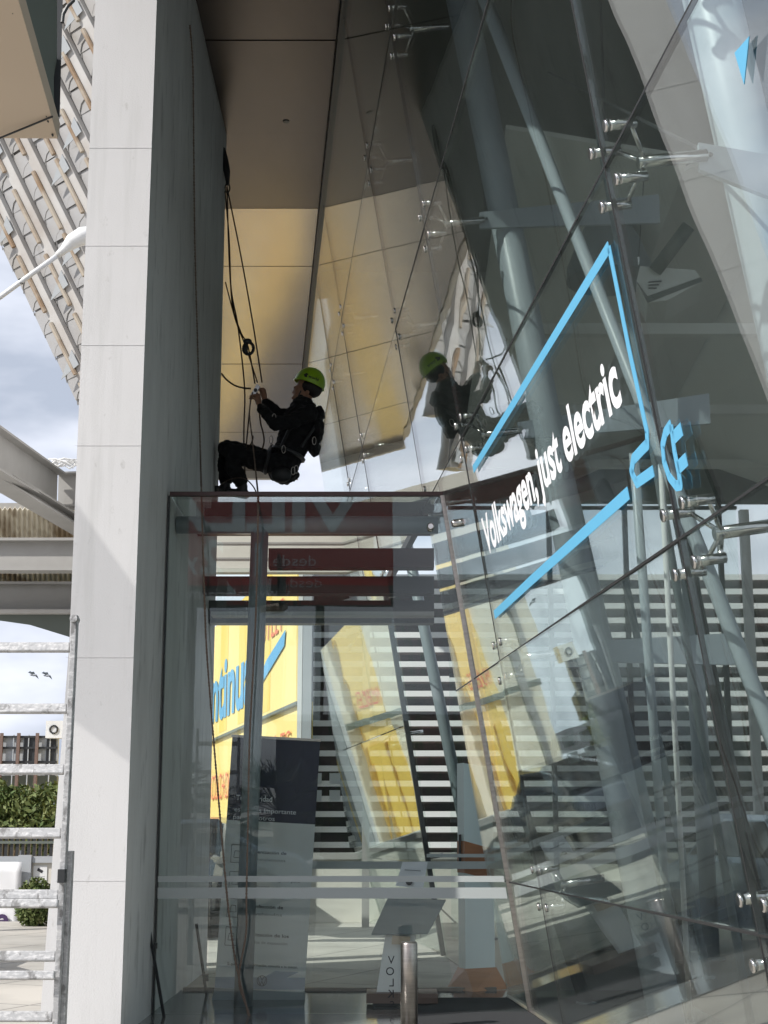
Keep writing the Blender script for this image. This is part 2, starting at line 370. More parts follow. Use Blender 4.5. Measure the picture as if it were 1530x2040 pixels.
m = MB(); m.box((XL_(YEND) - .05, YEND + .0, ZS - .16), (xtop(YEND) + .1, YEND + .14, ZS + .62)); m.build('fascia', M['flange'], cn)
m = MB(); m.beam((XL_(10) - .06, 10, ZS + .28), (XL_(YEND) - .06, YEND, ZS + .28), .1, .6); m.build('fascia', M['flange'], cn)
m = MB(); m.beam((xtop(4) + .03, 4, ZS + .01), (xtop(YEND) + .03, YEND, ZS + .01), .09, .22); m.build('edge_channel', M['dark'], cn)

for (x_, y_) in ((570, 243),):
    c = aZ(x_, y_, ZS - .012); MB().tube([c, c + Vector((0, 0, .02))], .035, 14).build('vent_hole', M['dark'], cn)
# ---------------------------------------------------------- glass facade
fc = thing('glass_facade', FP(-2, 0), 'leaning frameless glass facade with blue and white lettering on it', 'glass facade')
VS = [-9.7, -7.6, -5.46, -1.18, .13, 1.02, 5.08, 7.25, 11.3]
TS = [0.02, .93, 2.42, 3.97, 5.53, 7.05, 8.52]
rnd = random.Random(3)
TH = .016
for i in range(len(VS) - 1):
    for j in range(len(TS) - 1):
        s0, s1, t0, t1 = VS[i], VS[i + 1], TS[j], TS[j + 1]
        if s0 >= 1.0 and s1 <= 5.1 and j < 3: 
            continue
        if i == 3 and j >= 3: s1 = VS[5]
        if i == 4 and j >= 3: continue
        g = .006
        a, b_, c, d = [rnd.gauss(0, 1) * .0035 for _ in range(4)]
        # every pane sits a hair out of plane, as fixed panes do
        tx, ty = rnd.gauss(0, .0016), rnd.gauss(0, .0016)
        cs, ct = (s0 + s1) / 2, (t0 + t1) / 2
        q = [FP(s, t, (s - cs) * tx + (t - ct) * ty) for s, t in ((s0 + g, t0 + g), (s1 - g, t0 + g), (s1 - g, t1 - g), (s0 + g, t1 - g))]
        if s0 > 5 and j < 3:      # lower panes turned about the door jamb to steer yellow reflections into view
            hp = FP(5.08, 0); rz = Matrix.Rotation(R(4.0), 3, 'Z'); q = [hp + rz @ (p - hp) for p in q]
        MB().slab(q, FN * TH).build('glass_pane', G_, fc)
# silicone joints
def joint(a, b, w=.010, nm='joint'):
    m = MB(); m.beam(a, b, .02, w, up=FN.cross((Vector(b) - Vector(a)).normalized())); return m.build(nm, M['joint'], fc)
for s in VS[1:-1]:
    lo = 0.02
    if s in (.13,): joint(FP(s, 0, .008), FP(s, TS[3], .008)); continue
    if s == 1.02: joint(FP(s, 3.97, .008), FP(s, 8.5, .008)); continue
    joint(FP(s, lo, .008), FP(s, 8.5, .008))
for k, t in enumerate(TS[1:-1]):
    if k < 2:
        joint(FP(-9.7, t, .008), FP(1.02, t, .008)); joint(FP(5.08, t, .008), FP(11.3, t, .008))
    else: joint(FP(-9.7, t, .008), FP(11.3, t, .008))
m = MB(); m.beam(FP(5.08, 0, .0), FP(5.08, 3.95, .0), .07, .05, up=FN); m.build('door_jamb', M['dark'], fc)
m = MB(); m.beam(FP(1.05, 3.93, .0), FP(5.05, 3.93, .0), .06, .06, up=FN); m.build('door_head', M['dark'], fc)
m = MB(); m.beam(FP(-9.7, -.01, .01), FP(1.0, -.01, .01), .08, .05, up=FN); m.build('base_channel', M['brushed'], fc)
m = MB(); m.beam(FP(5.1, -.01, .01), FP(11.3, -.01, .01), .08, .05, up=FN); m.build('base_channel', M['brushed'], fc)
# spider fittings
def fitting(s, t, far=False, both=False):
    mm = MB(); D = .13
    offs = [(-.13, .115), (.13, .12), (-.13, -.115), (.13, -.12)]
    hub = FP(s, t, .17)
    for (ds, dt) in offs:
        p0 = FP(s + ds, t + dt, -.012); p1 = FP(s + ds, t + dt, .0); p2 = FP(s + ds, t + dt, .12)
        n_ = 16 if not far else 10
        mm.tube([p0, p0 + FN * .004, p1], [.021, .027, .027], n_)
        mm.tube([p1 + FN * .012, p2], .021, n_)
        mm.tube([p2 - FN * .02, hub], .010, 8)
    mm.tube([hub - FN * .03, hub + FN * .26], .026, 16)
    o = mm.build('spider_fitting', M['steel'], fc, smooth=True)
    return o
for s in (-7.6, -5.46, -1.18, 1.02, 5.08, 7.25):
    for t in TS[1:-1]:
        if s in (1.02, 5.08) and t < 3.9: continue
        fitting(s, t, far=s > 0)
# lettering + cable frame
lu, lv = -HD, FW       # text reads towards the camera when seen from outside
def lettering(body, p_start, p_end, h, **k):
    a, b_ = aF(*p_start, -.014), aF(*p_end, -.014); u = (b_ - a); w = u.length; u.normalize(); v = -FN.cross(u)
    if v.z < 0: v = -v
    return text(body, a, u, v, h, k.pop('mat'), k.pop('name'), fc, width=w, depth=.003, **k)
lettering('Volkswagen,', (972, 1104), (1075, 985), .235, mat=M['white_film'], name='lettering', bold=.028)
lettering('just electric', (1080, 979), (1243, 796), .235, mat=M['white_film'], name='lettering', bold=.028)
def filmline(pp, w, name='blue_line'):
    pts = [aF(x, y, -.014) for x, y in pp]
    m = MB()
    for a, b_ in zip(pts[:-1], pts[1:]):
        m.beam(a, b_, .003, w, up=FN.cross((b_ - a).normalized()))
    for p in pts[1:-1]: m.tube([p - FN * .0014, p + FN * .0014], w / 2, 14)
    return m.build(name, M['cyan'], fc)
filmline([(943, 935), (1213, 492)], .05)
filmline([(1213, 492), (1252, 690), (1289, 860), (1290, 885), (1280, 895), (1262, 915), (1258, 940), (1268, 962), (1302, 938)], .046)
filmline([(985, 1225), (1060, 1155), (1252, 982)], .056)
# plug symbol
def polyf(pp, name, mt_):
    pts = [aF(x, y, -.014) for x, y in pp]
    return MB().slab(pts, -FN * .003).build(name, mt_, fc)
filmline([(1337, 846), (1326, 862), (1320, 888), (1323, 920), (1333, 950), (1347, 968), (1356, 966), (1352, 940), (1344, 900), (1337, 846)], .042, 'plug_symbol')
filmline([(1342, 872), (1358, 855)], .05, 'plug_prong')
filmline([(1351, 932), (1368, 915)], .05, 'plug_prong')
polyf([(1465, 105), (1494, 72), (1484, 168)], 'blue_corner', M['cyan'])
# ---------------------------------------------------------- vestibule
vs = thing('glass_vestibule', (-.3, VY0, 0), 'frameless glass entrance vestibule between the white pillar and the facade', 'vestibule')
a = aY(333, 984, VY0); XV0 = WX + .02; XV1 = FP(.13, 0).x
q = [(XV0, VY0, .01), (FP(.1, .01).x - .01, VY0, .01), (FP(.1, VTOP / FW.z).x - .01, VY0, VTOP), (XV0, VY0, VTOP)]
MB().slab(q, (0, .014, 0)).build('front_pane', G_front, vs)
xr = lambda z, y: FP(0, 0).x + (y - FB.y) * HD.x / HD.y + z * FW.x / FW.z
MB().slab([(XV0, VY0 - .02, VTOP), (xr(VTOP, VY0), VY0 - .02, VTOP), (xr(VTOP, VY0), VY0 + .035, VTOP), (XV0, VY0 + .035, VTOP)], (0, 0, .03)).build('top_rail', M['redglass'], vs)
MB().slab([(XV0, VY0 + .04, VTOP + .01), (xr(VTOP, VY0) - .03, VY0 + .04, VTOP + .01), (xr(VTOP, VY1) - .03, VY1, VTOP + .01), (XV0, VY1, VTOP + .01)], (0, 0, .014)).build('roof_pane', G_front, vs)
MB().box((XV0 - .012, VY0 - .012, 0), (XV0, VY0 + .03, VTOP)).build('edge_strip', M['dark'], vs)
m = MB(); m.beam((xr(0, VY0) - .005, VY0 - .01, 0), (xr(VTOP, VY0) - .005, VY0 - .01, VTOP), .03, .03, up=(0, 1, 0)); m.build('corner_strip', M['brushed'], vs)
def hstrip(y0, y1, Y, x0, x1, name, mt_, d=.003):
    z1, z0 = aY(765, y0, Y).z, aY(765, y1, Y).z
    MB().slab([(x0, Y, z0), (x1(z0), Y, z0), (x1(z1), Y, z1), (x0, Y, z1)], (0, -d, 0)).build(name, mt_, vs)
hstrip(1745, 1757, VY0 - .001, XV0, lambda z: xr(z, VY0) - .03, 'frosted_strip', M['frost'])
hstrip(1768, 1790, VY0 - .001, XV0, lambda z: xr(z, VY0) - .03, 'frosted_strip', M['frost'])
hstrip(1716, 1731, VY1 - .004, aY(620, 1720, VY1).x, lambda z: xr(z, VY1) + .3, 'frosted_strip', M['frost'])
hstrip(1701, 1708, VY1 - .004, aY(850, 1720, VY1).x, lambda z: xr(z, VY1) + .3, 'frosted_strip', M['frost'])
for (cx, cy_) in ((630, 1551), (667, 1551), (630, 1585), (667, 1585)):
    p = aY(cx, cy_, VY1 - .01); MB().box((p.x - .045, VY1 - .012, p.z - .045), (p.x + .045, VY1 - .008, p.z + .045)).build('square_sticker', M['trans_film'], vs)
# rear frame
MB().slab([(XV0 + .2, VY1, .03), (xr(0, VY1) - .35, VY1, .03), (xr(3.5, VY1) - .35, VY1, 3.5), (XV0 + .2, VY1, 3.5)], (0, .012, 0)).build('rear_pane', G_rear, vs)
MB().box((XV0, VY1 - .02, .0), (xr(0, VY1), VY1 + .05, .03)).build('threshold', M['dark'], vs)
# round pipe portal
PY = 11.55
pa, pb = aY(345, 1046, PY), aY(880, 1050, PY)
MB().tube([Vector((WX + .01, PY, pa.z)), Vector((pb.x - .03, PY, pa.z))], .07, 20).build('portal_beam', M['greypipe'], vs, smooth=True)
pt, pbm = aY(518, 1050, PY), aY(483, 2040, PY); pbm = pt + (pbm - pt) * (pt.z / (pt.z - pbm.z))
MB().tube([pt, pbm], .070, 20).build('portal_post', M['greypipe'], vs, smooth=True)
# brise-soleil beams behind the vestibule
for (y0, y1, x0, x1, Y, mt_) in ((1092, 1130, 535, 865, 12.9, M['redglass']), (1148, 1182, 395, 865, 13.4, M['dark']), (1196, 1241, 333, 865, 13.9, M['dark']), (1000, 1060, 340, 865, 12.8, M['dark']), (1218, 1226, 420, 865, 13.2, M['beam'])):
    A, B_ = aY(x0, y0, Y), aY(x1, y1, Y)
    MB().box((A.x, Y, B_.z), (B_.x, Y + .18, A.z)).build('lintel_beam', mt_, vs)
# point fixings at the corner
for (x, y) in ((858, 1049), (905, 1043)):
    if x < 875: p = aY(x, y, VY0 - .02); d = Vector((0, 1, 0))
    else: p = aF(x, y, -.02); d = FN
    MB().tube([p - d * .02, p - d * .005, p + d * .07], [.02, .03, .03], 16).build('point_fixing', M['steel'], vs, smooth=True)

# white leg behind the pane, left
wl = thing('portal_leg', (-1.5, 13.3, 0), 'pale portal leg behind the vestibule glass with a dark cable on it', 'post')
MB().box((aY(345, 1600, 14.9).x, 14.9, 0), (aY(402, 1600, 14.9).x, 15.1, 3.45)).build('leg', M['lightgrey'], wl)
m = MB(); m.tube([aY(372, 1260, 14.86), aY(368, 1500, 14.86), aY(358, 1900, 14.86), aY(352, 1985, 14.86)], .012, 6); m.build('cable', M['dark'], wl)

# ---------------------------------------------------------- showroom shell
sh = thing('showroom', (4, 14, 0), 'car showroom behind the facade with folded pale ceiling and dark roof', 'building')
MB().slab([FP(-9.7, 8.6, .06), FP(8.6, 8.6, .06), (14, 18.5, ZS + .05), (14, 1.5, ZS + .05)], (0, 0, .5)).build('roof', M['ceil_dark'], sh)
for yy in range(2, 22, 3): MB().box((13.8, yy, 0), (13.95, yy + .12, 8.4)).build('mullion', M['dark'], sh)
MB().box((13.84, 2, 0), (13.86, 22, 8.4)).build('side_glazing', G_rear, sh)
MB().box((5.2, 19.5, 0), (13.8, 19.7, 4.4)).build('rear_wall', M['cream'], sh)
YR = 18.2
zc = aY(1200, 972, YR).z
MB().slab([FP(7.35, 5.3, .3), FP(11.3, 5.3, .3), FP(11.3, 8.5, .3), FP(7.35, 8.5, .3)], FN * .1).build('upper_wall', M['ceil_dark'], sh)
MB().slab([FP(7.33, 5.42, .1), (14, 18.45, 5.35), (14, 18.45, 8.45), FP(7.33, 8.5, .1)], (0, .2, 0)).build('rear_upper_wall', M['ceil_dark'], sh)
# lower folded ceiling
foldx = [1.0, 2.3, 3.4, 4.9, 6.4, 8.5, 13.7]; foldz = [zc + .5, zc + .05, zc + .55, zc - .0, zc + .6, zc, zc + .3]
for i in range(len(foldx) - 1):
    x0, x1, z0, z1 = foldx[i], foldx[i + 1], foldz[i], foldz[i + 1]
    MB().slab([(x0, 11.2, z0 + .9), (x1, 10.4, z1 + .7), (x1 - .003, YR, z1), (x0, YR, z0)], (0, 0, .04)).build('ceiling_fold', M['ceil'], sh)
for Y in (12.6, 15.2, 17.6):
    MB().box((1.2, Y, zc + .12), (13.7, Y + .1, zc + .22)).build('ceiling_beam', M['ceil'], sh)
# rear glazing
MB().box((.8, YR, .02), (4.42, YR + .02, zc)).build('rear_glazing', G_rear, sh)
for x in (1447, 1255, 1100): 
    p = aY(x, 1300, YR - .1); MB().box((p.x - .03, YR - .08, 0), (p.x + .03, YR - .01, zc)).build('mullion', M['dark'], sh)
for y in (1010, 1345, 1635):
    p = aY(1200, y, YR - .1); MB().box((.8, YR - .07, p.z - .02), (4.42, YR - .012, p.z + .02)).build('transom', M['dark'], sh)
MB().box((4.45, YR - .1, 0), (4.56, YR, 5.2)).build('white_post', M['whitepaint'], sh)
MB().box((4.9, YR - 2.2, 0), (9, YR - 2.0, 3.7)).build('partition', M['cream'], sh)
MB().box((aY(1030, 1700, YR - 1).x, YR - 1.4, .0), (3.5, YR - 1.0, .72)).build('counter', M['greenpanel'], sh)

# ---------------------------------------------------------- leaning columns
def column(name, top, bot, r, label, extra=None, mt_=None, cat='column'):
    c = thing(name, Vector(bot), label, cat, None)
    MB().tube([bot, top], r, 28).build('shaft', mt_ or M['bluegrey'], c, smooth=True)
    d = (Vector(top) - Vector(bot)).normalized()
    MB().tube([bot, Vector(bot) + Vector((0, 0, .03))], r * 1.6, 28).build('base_plate', M['greypipe'], c)
    if extra: extra(c, Vector(bot), Vector(top), d)
    return c
def lean(pxa, pya, pxb, pyb, off, zt=8.4):
    """a straight member parallel to the facade plane, off metres behind it, through two image points"""
    A, B_ = aF(pxa, pya, off), aF(pxb, pyb, off); d = A - B_; d /= d.z
    return A + d * (zt - A.z), B_ - d * B_.z
def arms(c, b, t, d):
    for tt in TS[1:-1]:
        p = b + d * ((FW * tt).z / d.z)
        s_, t_ = st(p)
        h = FP(c['js'], tt, .40)
        m = MB(); m.slab([p + FW * .11, p - FW * .11, h - FW * .05, h + FW * .05], HD * .02); m.build('bracket_arm', M['bluegrey'], c)
    return
t_, b_ = lean(955, 180, 1330, 2040, .62); 
c1 = column('inclined_column', t_, b_, .112, 'thick blue-grey leaning round column behind the lettered glass')
t_, b_ = lean(1452, 150, 1560, 620, .75)
c2 = column('inclined_column', t_, b_, .125, 'leaning blue-grey column nearest the right edge, above the white reflection')
t_, b_ = lean(990, 40, 1221, 650, .95)
c3 = column('strut', t_, b_, .028, 'slim dark leaning strut right of the thick column', mt_=M['greypipe'], cat='strut')
t_, b_ = lean(1369, 1032, 1530, 1442, .5)
c4 = column('strut', t_, b_, .036, 'slim bright leaning pipe under the lower glass fitting', mt_=M['bluegrey'], cat='strut')
t_, b_ = lean(1200, 300, 1285, 800, 1.3)
c5 = column('strut', t_, b_, .028, 'dark leaning tube behind the upper glass fitting', mt_=M['greypipe'], cat='strut')
t_, b_ = lean(1180, 1150, 1330, 1800, 2.2)
c6 = column('strut', t_, b_, .06, 'pale leaning tube deep inside, behind the thick column', mt_=M['bluegrey'], cat='strut')
t_, b_ = lean(845, 1250, 925, 1640, .8)
c7 = column('strut', t_, b_, .075, 'dark teal leaning tube beside the open glass door, standing in for mirrored pipes', mt_=M['greypipe'], cat='strut')  # solid tube takes the place of round pipes mirrored in the glass
for (q_, rr_, off_, lb_, mm_) in (((1300, 1420, 1345, 2040), .03, .9, 'slim grey leaning pipe just right of the thick column foot', 'bluegrey'),
        ((1352, 1600, 1375, 2040), .018, 1.0, 'thinnest pale pipe beside the slim grey pipe, lower right', 'whitepaint'),
        ((1395, 1500, 1425, 2040), .085, 2.6, 'wide pale column deep inside, lower right', 'bluegrey'),
        ((1090, 1760, 1180, 2040), .05, .5, 'dark leaning post left of the thick column foot', 'dark'),
        ((1395, 1240, 1500, 1760), .05, 1.6, 'dark leaning post between the two lower right fittings', 'dark'),
        ((1240, 1130, 1330, 1560), .035, 2.0, 'dark slim post behind the lower blue line corner', 'greypipe')):
    t_, b_ = lean(*q_, off_, 3.6); column('strut', t_, b_, rr_, lb_, mt_=M[mm_], cat='strut')
# bracket arms tie the glass fittings back to the columns
for (s, t, x1, z1) in ((-5.46, 3.97, 1.75, 3.95), (-5.46, 2.42, 3.4, 2.9), (-7.6, 5.53, 3.0, 5.6), (-5.46, 5.53, 2.6, 5.5), (-1.18, 3.97, 2.3, 4.2), (-1.18, 5.53, 2.0, 5.7), (-1.18, 2.42, 2.4, 2.5)):
    h = FP(s, t, .40); e = Vector((x1, h.y + .2, z1))
    m = MB(); m.slab([h + Vector((0, 0, .06)), h - Vector((0, 0, .06)), e - Vector((0, 0, .11)), e + Vector((0, 0, .11))], (0, .03, 0)); m.build('bracket_arm', M['bluegrey'], fc)
# tie rods
m = MB()
for (a1, b1_) in (((-5.46, 3.97), (-1.18, 6.6)), ((-5.46, 2.42), (-7.6, .2)), ((-1.18, 5.53), (1.02, 8.2)), ((-5.46, 2.42), (-5.0, 5.0))):
    m.tube([FP(*a1, .45), FP(*b1_, 1.1)], .009, 8)
m.build('tie_rods', M['dark'], fc)

# ceiling duct box with round pipe, and bell shaped lamp
dk = thing('air_duct', aY(1320, 580, 11), 'grey ceiling air box with slotted grille and round duct', 'air duct')
Y = 11.0
q = [aY(1268, 560, Y), aY(1290, 603, Y), aY(1330, 598, Y), aY(1400, 560, Y), aY(1385, 538, Y), aY(1275, 530, Y)]
MB().slab(q, (.15, .9, .15)).build('box', M['ceil'], dk)
MB().slab([aY(1268, 560, Y - .01), aY(1290, 603, Y - .01), aY(1400, 560, Y - .01), aY(1396, 552, Y - .01), aY(1290, 590, Y - .01)], (0, .005, 0)).build('trim', M['greenpanel'], dk)
for i in range(3):
    MB().beam(aY(1292 - i * 0, 562 + i * 6, Y - .01), aY(1318 - i * 5, 560 + i * 7, Y - .01), .01, .008).build('slot', M['dark'], dk)
MB().tube([aY(1305, 540, Y), aY(1372, 450, Y - .2)], .055, 16).build('duct', M['greenpanel'], dk, smooth=True)
lp = thing('bell_lamp', aY(1220, 570, 12), 'large dark blue bell-shaped ceiling lamp behind the glass', 'lamp')
c = aY(1215, 560, 11.6)
MB().tube([c, c + Vector((0, 0, .12)), c + Vector((0, 0, .35)), c + Vector((0, 0, .55)), c + Vector((0, 0, .62))], [.36, .35, .26, .16, .04], 28).build('shade', M['greypipe'], lp, smooth=True)
MB().tube([c + Vector((0, 0, .62)), Vector((c.x, c.y, 8.4))], .012, 8).build('stem', M['dark'], lp)
hl = thing('pendant', aY(1272, 520, 11), 'thin hanging cable with a small weight, right of the bell lamp', 'cable')
MB().tube([aY(1272, 515, 10.8), aY(1283, 350, 10.8)], .004, 6).build('cord', M['dark'], hl)
MB().tube([aY(1272, 528, 10.8), aY(1272, 513, 10.8)], [.006, .012], 8).build('weight', M['steel'], hl)

# ============================================================ THINGS IN AND AROUND THE VESTIBULE
# roll-up banner
Yb = 12.0
P0, P1, P2, P3 = aY(427, 1978, Yb), aY(606, 1988, Yb), aY(638, 1475, Yb + .05), aY(463, 1466, Yb + .05)
rb = thing('rollup_banner', (P0 + P1) / 2 * 1.0, 'tall navy and grey roll-up banner behind the round pipe post', 'banner')
rb.location.z = 0
def onb(u, v, d=0): return (P0 * (1 - u) + P1 * u) * (1 - v) + (P3 * (1 - u) + P2 * u) * v + Vector((0, -d, 0))
MB().slab([onb(0, 0), onb(1, 0), onb(1, .665), onb(0, .665)], (0, .003, 0)).build('fabric', M['banner'], rb)
MB().slab([onb(0, .665), onb(1, .665), onb(1, 1), onb(0, 1)], (0, .003, 0)).build('navy_print', M['navy'], rb)
MB().beam(onb(-.01, 1), onb(1.01, 1), .02, .02).build('top_bar', M['brushed'], rb)
bx = MB(); bx.slab([onb(-.02, -.035, .08), onb(1.02, -.035, .08), onb(1.0, .02, .02), onb(0, .02, .02)], (0, .1, 0)); bx.build('base_cassette', M['greypipe'], rb)
for u in (.2, .8): MB().box(tuple(onb(u, -.05, .14)), tuple(onb(u + .06, -.035, -.16))).build('foot', M['dark'], rb)
bu = (P1 - P0).normalized(); bv = (P3 - P0).normalized()
def bt(body, u, v, h, mt_, bold=0, w=None): return text(body, onb(u, v), bu, bv, h, mt_, 'printed_text', rb, bold=bold, depth=.004, width=w)
bt('Tu seguridad', .09, .745, .040, M['white_txt'], .012, .29); bt('es lo más importante', .08, .70, .036, M['white_txt'], 0, .49); bt('para nosotros', .07, .655 + .015, .036, M['white_txt'], 0, .33)
rows = ((.54, 'Higienización de', 'las instalaciones', .30), (.435, 'Protección e higiene para', 'los clientes y empleados', .42), (.33, 'Desinfección de', 'los vehículos', .3), (.222, 'Señalización de los', 'vehículos de exposición', .36))
for v, a1, a2, w in rows:
    bt(a1, .27, v, .024, M['black_txt'], .012, w); bt(a2, .27, v - .028, .022, M['grey_txt'], 0, w * .98)
    m = MB(); u0, u1, v0, v1 = .08, .21, v - .04, v + .03
    for (p, q_) in (((u0, v0), (u1, v0)), ((u0, v1), (u1, v1)), ((u0, v0), (u0, v1)), ((u1, v0), (u1, v1)), ((u0 + .03, v0 + .02), (u1 - .03, v0 + .02)), ((u0 + .04, v0 + .045), (u1 - .04, v0 + .045)), ((u0 + .03, v0 + .02), (u0 + .04, v0 + .045)), ((u1 - .03, v0 + .02), (u1 - .04, v0 + .045))):
        m.beam(onb(*p, .004), onb(*q_, .004), .003, .006, up=(0, 1, 0))
    m.build('icon', M['black_txt'], rb)
bt('Si quieres más información, consulta a tu asesor.', .12, .108, .020, M['black_txt'], .008, .55)
MB().slab([onb(0, .015, .002), onb(1, .03, .002), onb(1, .075, .002), onb(0, .06, .002)], (0, .001, 0)).build('printed_car', M['bannergrey'], rb)
MB().slab([onb(.5, .06, .0025), onb(.78, .07, .0025), onb(.92, .095, .0025), onb(.66, .095, .0025)], (0, .001, 0)).build('printed_car', M['bannergrey'], rb)
def ringlogo(c, r, ux, uy, mt_, parent, name='round_emblem'):
    m = MB(); n_ = 28; w = r * .13
    nn = ux.cross(uy)
    P = lambda x, y: c + ux * (x * r) + uy * (y * r) + nn * .005
    for i in range(n_):
        a1, a2 = 2 * math.pi * i / n_, 2 * math.pi * (i + 1) / n_
        m.beam(P(math.cos(a1), math.sin(a1)), P(math.cos(a2), math.sin(a2)), .002, w, up=nn.cross(ux))
    for seg in (((-.38, .86), (0, .12)), ((.38, .86), (0, .12)), ((-.84, .5), (-.34, -.84)), ((-.34, -.84), (0, -.05)), ((0, -.05), (.34, -.84)), ((.34, -.84), (.84, .5))):
        a_, b2 = P(*seg[0]), P(*seg[1]); d = (b2 - a_).normalized()
        m.beam(a_, b2, .002, w, up=nn.cross(d))
    return m.build(name, mt_, parent)
ringlogo(onb(.52, .055), .038, bu, bv, M['black_txt'], rb)

# lectern style sign stand
Ys = 11.6
ss = thing('sign_stand', aZ(790, 2000, 0), 'white sign stand with grey tilted board and vertical lettering, beside the steel bollard', 'sign stand')
q = [aY(740, 1860, Ys), aY(852, 1858, Ys), aY(888, 1792, Ys + .2), aY(772, 1790, Ys + .2)]
MB().slab(q, (0, .0, -.012)).build('tilted_board', M['greypipe'], ss)
q = [aY(750, 1977, Ys), aY(798, 1980, Ys), aY(830, 1862, Ys + .05), aY(768, 1862, Ys + .05)]
MB().slab(q, (0, .02, 0)).build('stem', M['whitepaint'], ss)
A = aY(730, 2005, Ys - .05); B_ = aY(872, 1978, Ys - .05)
MB().box((A.x, Ys - .1, .03), (B_.x, Ys + .25, .10)).build('plinth', M['brick'], ss)
MB().box((A.x + .05, Ys - .06, .0), (B_.x - .05, Ys + .2, .03)).build('plinth_foot', M['dark'], ss)
q = [aY(788, 1765, Ys + .22), aY(843, 1770, Ys + .22), aY(852, 1717, Ys + .24), aY(802, 1717, Ys + .24)]
MB().slab(q, (0, .004, 0)).build('notice', M['white_txt'], ss)
MB().beam(aY(806, 1733, Ys + .2), aY(838, 1735, Ys + .2), .003, .006).build('notice_print', M['grey_txt'], ss)
MB().tube([aY(815, 1756, Ys + .2), aY(815, 1756, Ys + .205)], .028, 16).build('notice_print', M['black_txt'], ss)
MB().slab([aY(780, 1881, Ys - .03), aY(815, 1882, Ys - .03), aY(818, 1866, Ys - .03), aY(782, 1864, Ys - .03)], (0, .004, 0)).build('paper_tag', M['beige'], ss)
# vertical mirrored lettering is film on the front pane
yy = 1915
for i, ch in enumerate('VOLKSWAGEN'):
    p = aY(774 + 12, 1920 + i * 22.5, VY0 - .006)
    if p.z < .02: break
    text(ch, p, Vector((-1, 0, 0)), Vector((0, 0, 1)), .055, M['black_txt'] if i < 5 else M['frost'], 'film_letter', vs, depth=-.006)
# bollard
pb_ = aZ(815, 2058, 0)
bo = thing('bollard', (pb_.x, 10.2, 0), 'brushed stainless steel bollard in front of the vestibule glass', 'bollard')
zt = aY(815, 1876, 10.2).z; xb = aY(815, 1950, 10.2).x
bo.location.x = xb
MB().tube([(xb, 10.2, 0), (xb, 10.2, zt - .012), (xb, 10.2, zt)], [.056, .056, .05], 28).build('post', M['brushed'], bo, smooth=True)
MB().tube([(xb, 10.2, 0), (xb, 10.2, .012)], .09, 28).build('base_ring', M['steel'], bo)
# totem
Yt = 12.9
tt = thing('totem', aY(950, 1960, Yt), 'pale teal information totem with brown wooden band and foot', 'totem'); tt.location.z = 0
fx0, fx1, fx2 = aY(912, 1700, Yt).x, aY(925, 1700, Yt - .12).x, aY(983, 1700, Yt).x
ztp = aY(925, 1520, Yt - .12).z
def prism(z0, z1, g, name, mt_, dz=0):
    a_, b2, c_, d_ = Vector((fx0 - g, Yt, 0)), Vector((fx1, Yt - .14 - g, 0)), Vector((fx2 + g, Yt, 0)), Vector((fx1 + .02, Yt + .14 + g, 0))
    pts = [a_, b2, c_, d_]
    lo = [p + Vector((0, 0, z0 - (dz if i == 2 else 0))) for i, p in enumerate(pts)]; hi = [p + Vector((0, 0, z1 - (dz if i == 2 else 0))) for i, p in enumerate(pts)]
    return MB().hexa(lo + hi).build(name, mt_, tt)
zw0, zw1 = aY(925, 1738, Yt).z, aY(925, 1675, Yt).z
prism(.16, ztp, 0, 'body', M['teal'], .04); prism(zw0, zw1, .006, 'wooden_band', M['wood'], .07)
a_ = aY(890, 1960, Yt - .2).x; c_ = aY(1015, 1960, Yt - .2).x
m = MB(); m.hexa([(a_, Yt - .1, .0), ((a_ + c_) / 2 - .05, Yt - .42, .0), (c_, Yt - .1, 0), ((a_ + c_) / 2, Yt + .3, 0), (fx0 - .01, Yt, .165), (fx1, Yt - .15, .165), (fx2 + .01, Yt, .165), (fx1, Yt + .15, .165)]); m.build('wooden_foot', M['wood'], tt)
MB().box((fx0 + .005, Yt - .08, 1.0), (fx0 + .03, Yt - .05, 1.25)).build('screen', M['dark'], tt)
# door handle / prop bars at left
pr = thing('prop_bar', aY(330, 2040, 10.9), 'thin dark prop bar leaning on the left end of the vestibule glass', 'bar')
MB().beam(aY(297, 1850, 10.95), aY(330, 2045, 10.9), .012, .02).build('bar', M['dark'], pr)
MB().box(tuple(aY(306, 1890, 10.9)), tuple(aY(314, 1878, 10.93))).build('clip', M['dark'], pr)
pr = thing('prop_bar', aY(405, 1995, 12.2), 'thin dark prop bar behind the glass beside the banner base', 'bar')
MB().beam(aY(391, 1840, 12.3), aY(412, 1985, 12.25), .012, .02).build('bar', M['dark'], pr)
MB().box(tuple(aY(404, 1955, 12.2)), tuple(aY(416, 1940, 12.24))).build('clip', M['dark'], pr)
# ============================================================ BEYOND: low wall, slat building, yellow building
YW = 21.6
lw = thing('low_wall', (0, YW, 0), 'low cream boundary wall with grey coping below the white slats', 'wall')
zwall = aY(700, 1712, YW).z
MB().box((-2.75, YW, 0), (12, YW + .2, zwall)).build('wall', M['cream'], lw)
MB().box((-2.78, YW - .04, zwall), (12, YW + .26, zwall + .09)).build('coping', M['beam'], lw)
YSB = 24.0
sb = thing('slatted_building', (3, YSB, 0), 'building clad in wide white horizontal slats over dark louvres', 'building')
ztop = aY(1480, 1148, YSB).z
xs0 = aY(620, 1500, YSB).x
MB().box((xs0 - .02, YSB + .12, 0), (14, YSB + 6, ztop)).build('body', mat('dark_louvre', (.02, .022, .02), .7, noise=[((.6, 3, 1.2), .4, .62, (.07, .045, .042), 5), ((9, 3, 2), .5, .7, (.022, .04, .02), 4)]), sb)
z = 1.0; k = 0
dz = 29.3 / FPX * YSB
